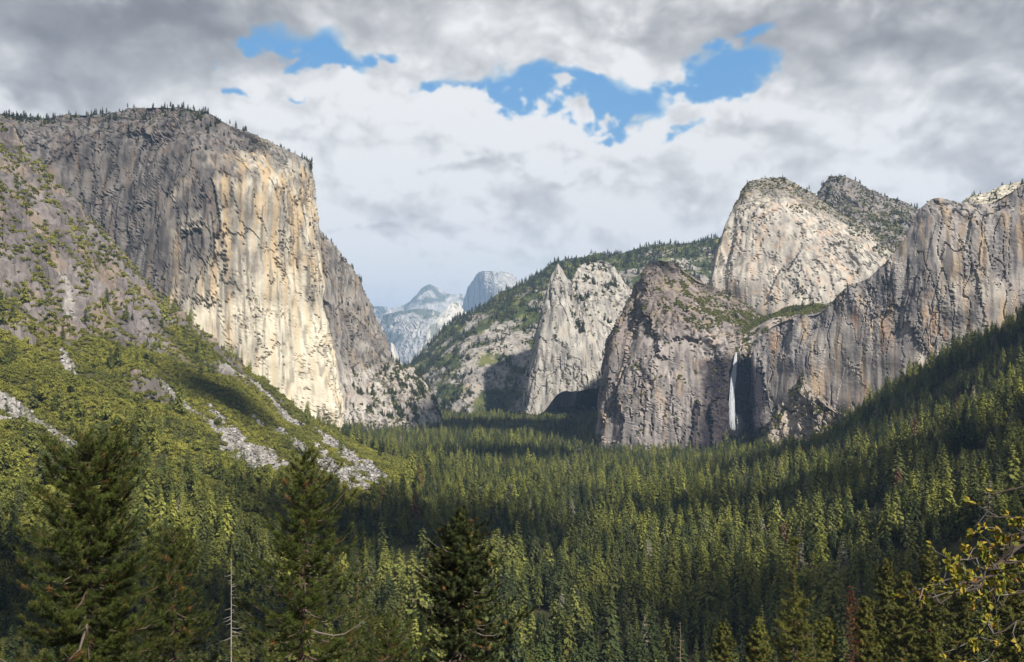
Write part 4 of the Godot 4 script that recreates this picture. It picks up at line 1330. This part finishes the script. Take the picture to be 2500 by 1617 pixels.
func make_foreground() -> void:
	var long_tuft := tuft_mesh(34, 0.20, 0.011)
	var short_tuft := tuft_mesh(30, 0.13, 0.016)
	var green := Color(0.043, 0.058, 0.013)
	pine("pine_tree", "big broad pine with bushy crown and a few orange tufts, leftmost of the tall pines", Vector3(-26.47, 194.86, -56.00),
		[Vector2(0, 0.6), Vector2(0.8, 1.7), Vector2(2.5, 2.9), Vector2(5, 3.7), Vector2(8, 4.3), Vector2(11, 4.7), Vector2(16, 4.8), Vector2(20, 4.6)], 0.32, 0.40, 1.3, green, long_tuft, 1.5, 0.9, 0.02)
	pine("pine_tree", "slim dark pine between the broad pine and the pale dead snag", Vector3(-24.73, 187.71, -66.00),
		[Vector2(0, 0.2), Vector2(1.0, 1.0), Vector2(3, 2.0), Vector2(6, 2.7), Vector2(9, 3.1), Vector2(14, 3.3)], 0.22, 0.48, 1.0, green * 0.9, long_tuft, 1.4, 0.7, 0.06)
	pine("pine_tree", "tall narrow pine with a pointed top in front of the bare talus chutes", Vector3(-11.58, 195.05, -50.00),
		[Vector2(0, 0.15), Vector2(0.5, 0.45), Vector2(1.4, 0.9), Vector2(2.9, 1.5), Vector2(5, 2.1), Vector2(7, 2.5), Vector2(9, 3.0), Vector2(12, 3.4), Vector2(18, 3.6)], 0.26, 0.46, 0.95, green, long_tuft, 1.4, 1.0, 0.12)
	pine("fir_tree", "dark dense fir with a few bare white twigs near its top", Vector3(-4.25, 187.97, -75.00),
		[Vector2(0, 0.05), Vector2(0.8, 0.3), Vector2(1.6, 0.9), Vector2(3, 2.0), Vector2(5, 3.2), Vector2(8, 4.1), Vector2(12, 4.7), Vector2(20, 5.0)], 0.30, 0.30, 1.5, Color(0.026, 0.036, 0.012), short_tuft, 2.0, 0.25, 0.16)
	pine("pine_tree", "thin ragged pine just right of the tall narrow pine", Vector3(-11.97, 185.43, -70.00),
		[Vector2(0, 0.2), Vector2(1.5, 0.8), Vector2(4, 1.3), Vector2(9, 2.0), Vector2(14, 2.6)], 0.17, 0.75, 0.7, green, long_tuft, 1.15, 0.6, 0.12)
	pine("pine_tree", "low bushy pine at the foot of the thin ragged pine", Vector3(-6.16, 187.17, -45.00),
		[Vector2(0, 0.3), Vector2(0.6, 0.9), Vector2(1.6, 1.3), Vector2(4, 1.9), Vector2(8, 2.2)], 0.14, 0.40, 0.9, green, long_tuft, 1.15, 0.7, 0.02)
	snag("dead_snag", "pale bare dead snag between the slim pine and the tall narrow pine", Vector3(-27.89, 180.32, -90.00), 9.0, 0.16, Color(0.27, 0.25, 0.225), 1.5, 34)
	# trees farther down the slope on the right
	var olive := Color(0.105, 0.11, 0.026)
	pine("pine_tree", "old pine with a bare twisted top, right of the middle", Vector3(53.78, 166.40, -170.00),
		[Vector2(0, 0.9), Vector2(0.9, 2.2), Vector2(1.6, 0.8), Vector2(2.2, 0.06), Vector2(9, 0.1), Vector2(10.5, 2.4), Vector2(15, 4.2), Vector2(22, 5.2), Vector2(34, 5.5)], 0.42, 0.7, 0.7, olive, long_tuft, 2.8, 0.5, 0.3)
	var spec := [[Vector3(72.78, 151.63, -185.00), 4.0, "young pointed conifer right of the old bare topped pine"], [Vector3(94.48, 149.92, -215.00), 5.0, "full olive conifer below the tips of the oak branches"], [Vector3(70.31, 156.37, -150.00), 2.6, "small pointed conifer at the bottom under the oak branches"],
		[Vector3(117.99, 147.51, -235.00), 5.2, "dark conifer close behind the hanging oak branches"], [Vector3(66.93, 145.81, -190.00), 4.0, "short conifer between the old pine and the rust red tree"], [Vector3(56.49, 141.54, -205.00), 4.2, "olive conifer left of the old pine's trunk"],
		[Vector3(52.81, 134.77, -225.00), 4.4, "bushy conifer at the bottom left of the old pine"], [Vector3(111.09, 160.09, -200.00), 5.0, "broad dark conifer behind the thick oak limbs"], [Vector3(108.69, 143.16, -260.00), 4.4, "slender conifer behind the young pointed one"], [Vector3(125.92, 144.84, -270.00), 5.0, "tall dark conifer just left of the oak leaves"]]
	for s in spec:
		var w: float = s[1]
		pine("conifer_tree", s[2], s[0], [Vector2(0, 0.15), Vector2(3, w * 0.36), Vector2(8, w * 0.68), Vector2(14, w * 0.92), Vector2(22, w), Vector2(34, w)], 0.3, 0.62, 0.75, olive * rng.randf_range(0.75, 1.15), short_tuft, 4.2, 0.3, 0.05)
	pine("dead_pine", "rust red dying pine right of the old bare topped pine", Vector3(68.07, 155.08, -180.00), [Vector2(0, 0.2), Vector2(3, 0.9), Vector2(8, 1.7), Vector2(16, 2.2)], 0.2, 0.8, 0.4, Color(0.12, 0.05, 0.028), short_tuft, 2.6, 0.2, 0.4)
	snag("dead_snag", "tall grey brown snag at the bottom, left of the old pine", Vector3(43.51, 133.53, -230.00), 14.0, 0.3, Color(0.25, 0.18, 0.14), 2.4, 22)
	snag("dead_snag", "brown snag with a bent tip close to the old pine", Vector3(67.36, 140.88, -200.00), 12.0, 0.26, Color(0.24, 0.16, 0.12), 2.0, 18)
	make_oak()


func make_oak() -> void:
	# an oak growing just right of the viewer: its limbs hang into view
	var at := Vector3(9.4, height(9.4, 11.0), -11.0)
	var o := base("oak_tree", at)
	tag(o, "near oak with dark twisted branches and yellow green leaves hanging in from the right", "tree")
	var bark := Color(0.055, 0.047, 0.042)
	put("trunk", trunk_mesh(9.0, 0.28, bark, -0.5), vertex_mat, o)
	var leaf := PackedVector3Array()
	var lc := PackedColorArray()
	var outline := [Vector2(0, 0), Vector2(0.16, 0.18), Vector2(0.30, 0.45), Vector2(0.26, 0.72), Vector2(0, 1.0), Vector2(-0.25, 0.75), Vector2(-0.30, 0.48), Vector2(-0.15, 0.2)]
	for i in range(1, outline.size() - 1):
		var a: Vector2 = outline[i]
		var b: Vector2 = outline[i + 1]
		tri(leaf, lc, Vector3(0, 0, 0), Vector3(a.x, a.y, absf(a.x) * 0.6 - a.y * a.y * 0.25), Vector3(b.x, b.y, absf(b.x) * 0.6 - b.y * b.y * 0.25), Color.WHITE)
	var leaf_shape := mesh_of(leaf, lc)
	var mats := []
	for col in [Color(0.26, 0.20, 0.03), Color(0.19, 0.185, 0.03), Color(0.12, 0.14, 0.025), Color(0.31, 0.20, 0.03), Color(0.25, 0.12, 0.035)]:
		var m: StandardMaterial3D = leaf_mat.duplicate()
		m.albedo_color = (col as Color).linear_to_srgb()
		mats.append(m)
	var limbs := [
		[[Vector3(6.78, 197.96, -11.00), Vector3(6.07, 197.91, -10.60), Vector3(5.64, 197.75, -10.30), Vector3(5.28, 197.60, -10.00), Vector3(4.89, 197.64, -9.70), Vector3(4.56, 197.70, -9.50), Vector3(4.29, 197.67, -9.30)], 0.055],
		[[Vector3(5.64, 197.75, -10.30), Vector3(5.38, 197.65, -10.10), Vector3(5.16, 197.51, -9.90), Vector3(4.82, 197.49, -9.70), Vector3(4.63, 197.44, -9.60), Vector3(4.31, 197.62, -9.40)], 0.035],
		[[Vector3(5.59, 197.67, -10.30), Vector3(5.58, 197.33, -10.40), Vector3(5.54, 196.96, -10.50), Vector3(5.52, 196.73, -10.60), Vector3(5.49, 196.64, -10.70)], 0.030],
		[[Vector3(5.58, 197.33, -10.40), Vector3(5.52, 197.09, -10.20), Vector3(5.47, 196.88, -10.10), Vector3(5.29, 196.72, -10.00)], 0.016],
		[[Vector3(6.41, 198.27, -10.40), Vector3(5.94, 198.26, -10.20), Vector3(5.54, 198.27, -10.00), Vector3(5.19, 198.35, -9.80)], 0.022],
		[[Vector3(6.15, 197.67, -10.00), Vector3(5.70, 197.51, -9.90), Vector3(5.45, 197.39, -9.80), Vector3(5.33, 197.33, -9.70)], 0.030],
		[[Vector3(6.54, 198.59, -10.60), Vector3(6.07, 198.57, -10.40), Vector3(5.68, 198.57, -10.20), Vector3(5.45, 198.52, -10.10)], 0.022],
		[[Vector3(6.65, 197.74, -10.80), Vector3(6.11, 197.68, -10.60), Vector3(5.70, 197.68, -10.40), Vector3(5.29, 197.77, -10.20), Vector3(5.00, 197.77, -10.00)], 0.030],
		[[Vector3(6.26, 196.90, -10.20), Vector3(5.81, 197.07, -10.10), Vector3(5.56, 197.05, -10.00), Vector3(5.31, 197.01, -9.90)], 0.016]]
	var spots := []
	for l in limbs:
		var pts: Array = l[0]
		var path := []
		for p in pts:
			path.append(p - at)
		var first: Vector3 = path[0]
		if (pts[0] as Vector3).x > 5.5:
			path.push_front(Vector3(-0.25, clampf(first.y + 0.2, 2.5, 8.5), 0.0))
		var fine := smooth_points(path, path.size() * 4)
		var radii := []
		var wob := []
		for i in fine.size():
			var f := float(i) / (fine.size() - 1)
			radii.append(lerpf(l[1], 0.006, pow(f, 0.8)))
			wob.append(fine[i] + Vector3(rng.randfn(), rng.randfn(), rng.randfn()) * 0.018)
		var v := PackedVector3Array()
		var c := PackedColorArray()
		tube(v, c, wob, radii, 7, bark)
		# twigs
		for i in range(6, wob.size()):
			for k in 2:
				if rng.randf() < 0.35:
					continue
				var p: Vector3 = wob[i]
				var d := Vector3(rng.randfn() - 0.6, rng.randfn() + 0.15, rng.randfn()).normalized()
				var len := rng.randf_range(0.12, 0.42)
				var q := p + d * len * 0.5 + Vector3(rng.randfn(), rng.randfn(), rng.randfn()) * 0.04
				var e := p + d * len + Vector3(0, rng.randf_range(-0.05, 0.1), 0)
				tube(v, c, [p, q, e], [0.008, 0.005, 0.002], 4, Color(0.13, 0.12, 0.115))
				for m in rng.randi_range(5, 13):
					spots.append([q.lerp(e, rng.randf_range(0.3, 1.05)), d])
		put("branch", mesh_of(v, c), vertex_mat, o)
	for i in range(spots.size() - 1, 0, -1):
		var other := rng.randi_range(0, i)
		var kept = spots[i]
		spots[i] = spots[other]
		spots[other] = kept
	var more := []
	var more_tints := []
	for s in spots.slice(300):
		var dir: Vector3 = (s[1] + Vector3(rng.randfn(), rng.randfn(), rng.randfn()) * 0.6).normalized()
		var x := dir.cross(Vector3(rng.randfn(), rng.randfn(), rng.randfn())).normalized()
		more.append(Transform3D(Basis(x, dir, x.cross(dir)).scaled(Vector3.ONE * rng.randf_range(0.05, 0.085)), s[0]))
		more_tints.append([Color(0.26, 0.20, 0.03), Color(0.19, 0.185, 0.03), Color(0.12, 0.14, 0.025)][rng.randi_range(0, 2)])
	scatter("leaves", leaf_shape, leaf_mat, more, more_tints, o)
	for s in spots.slice(0, 300):
		var lf := put("leaf", leaf_shape, mats[rng.randi_range(0, 4)], o)
		var dir: Vector3 = (s[1] + Vector3(rng.randfn(), rng.randfn(), rng.randfn()) * 0.6).normalized()
		var x := dir.cross(Vector3(rng.randfn(), rng.randfn(), rng.randfn())).normalized()
		lf.transform = Transform3D(Basis(x, dir, x.cross(dir)).scaled(Vector3.ONE * rng.randf_range(0.05, 0.085)), s[0])
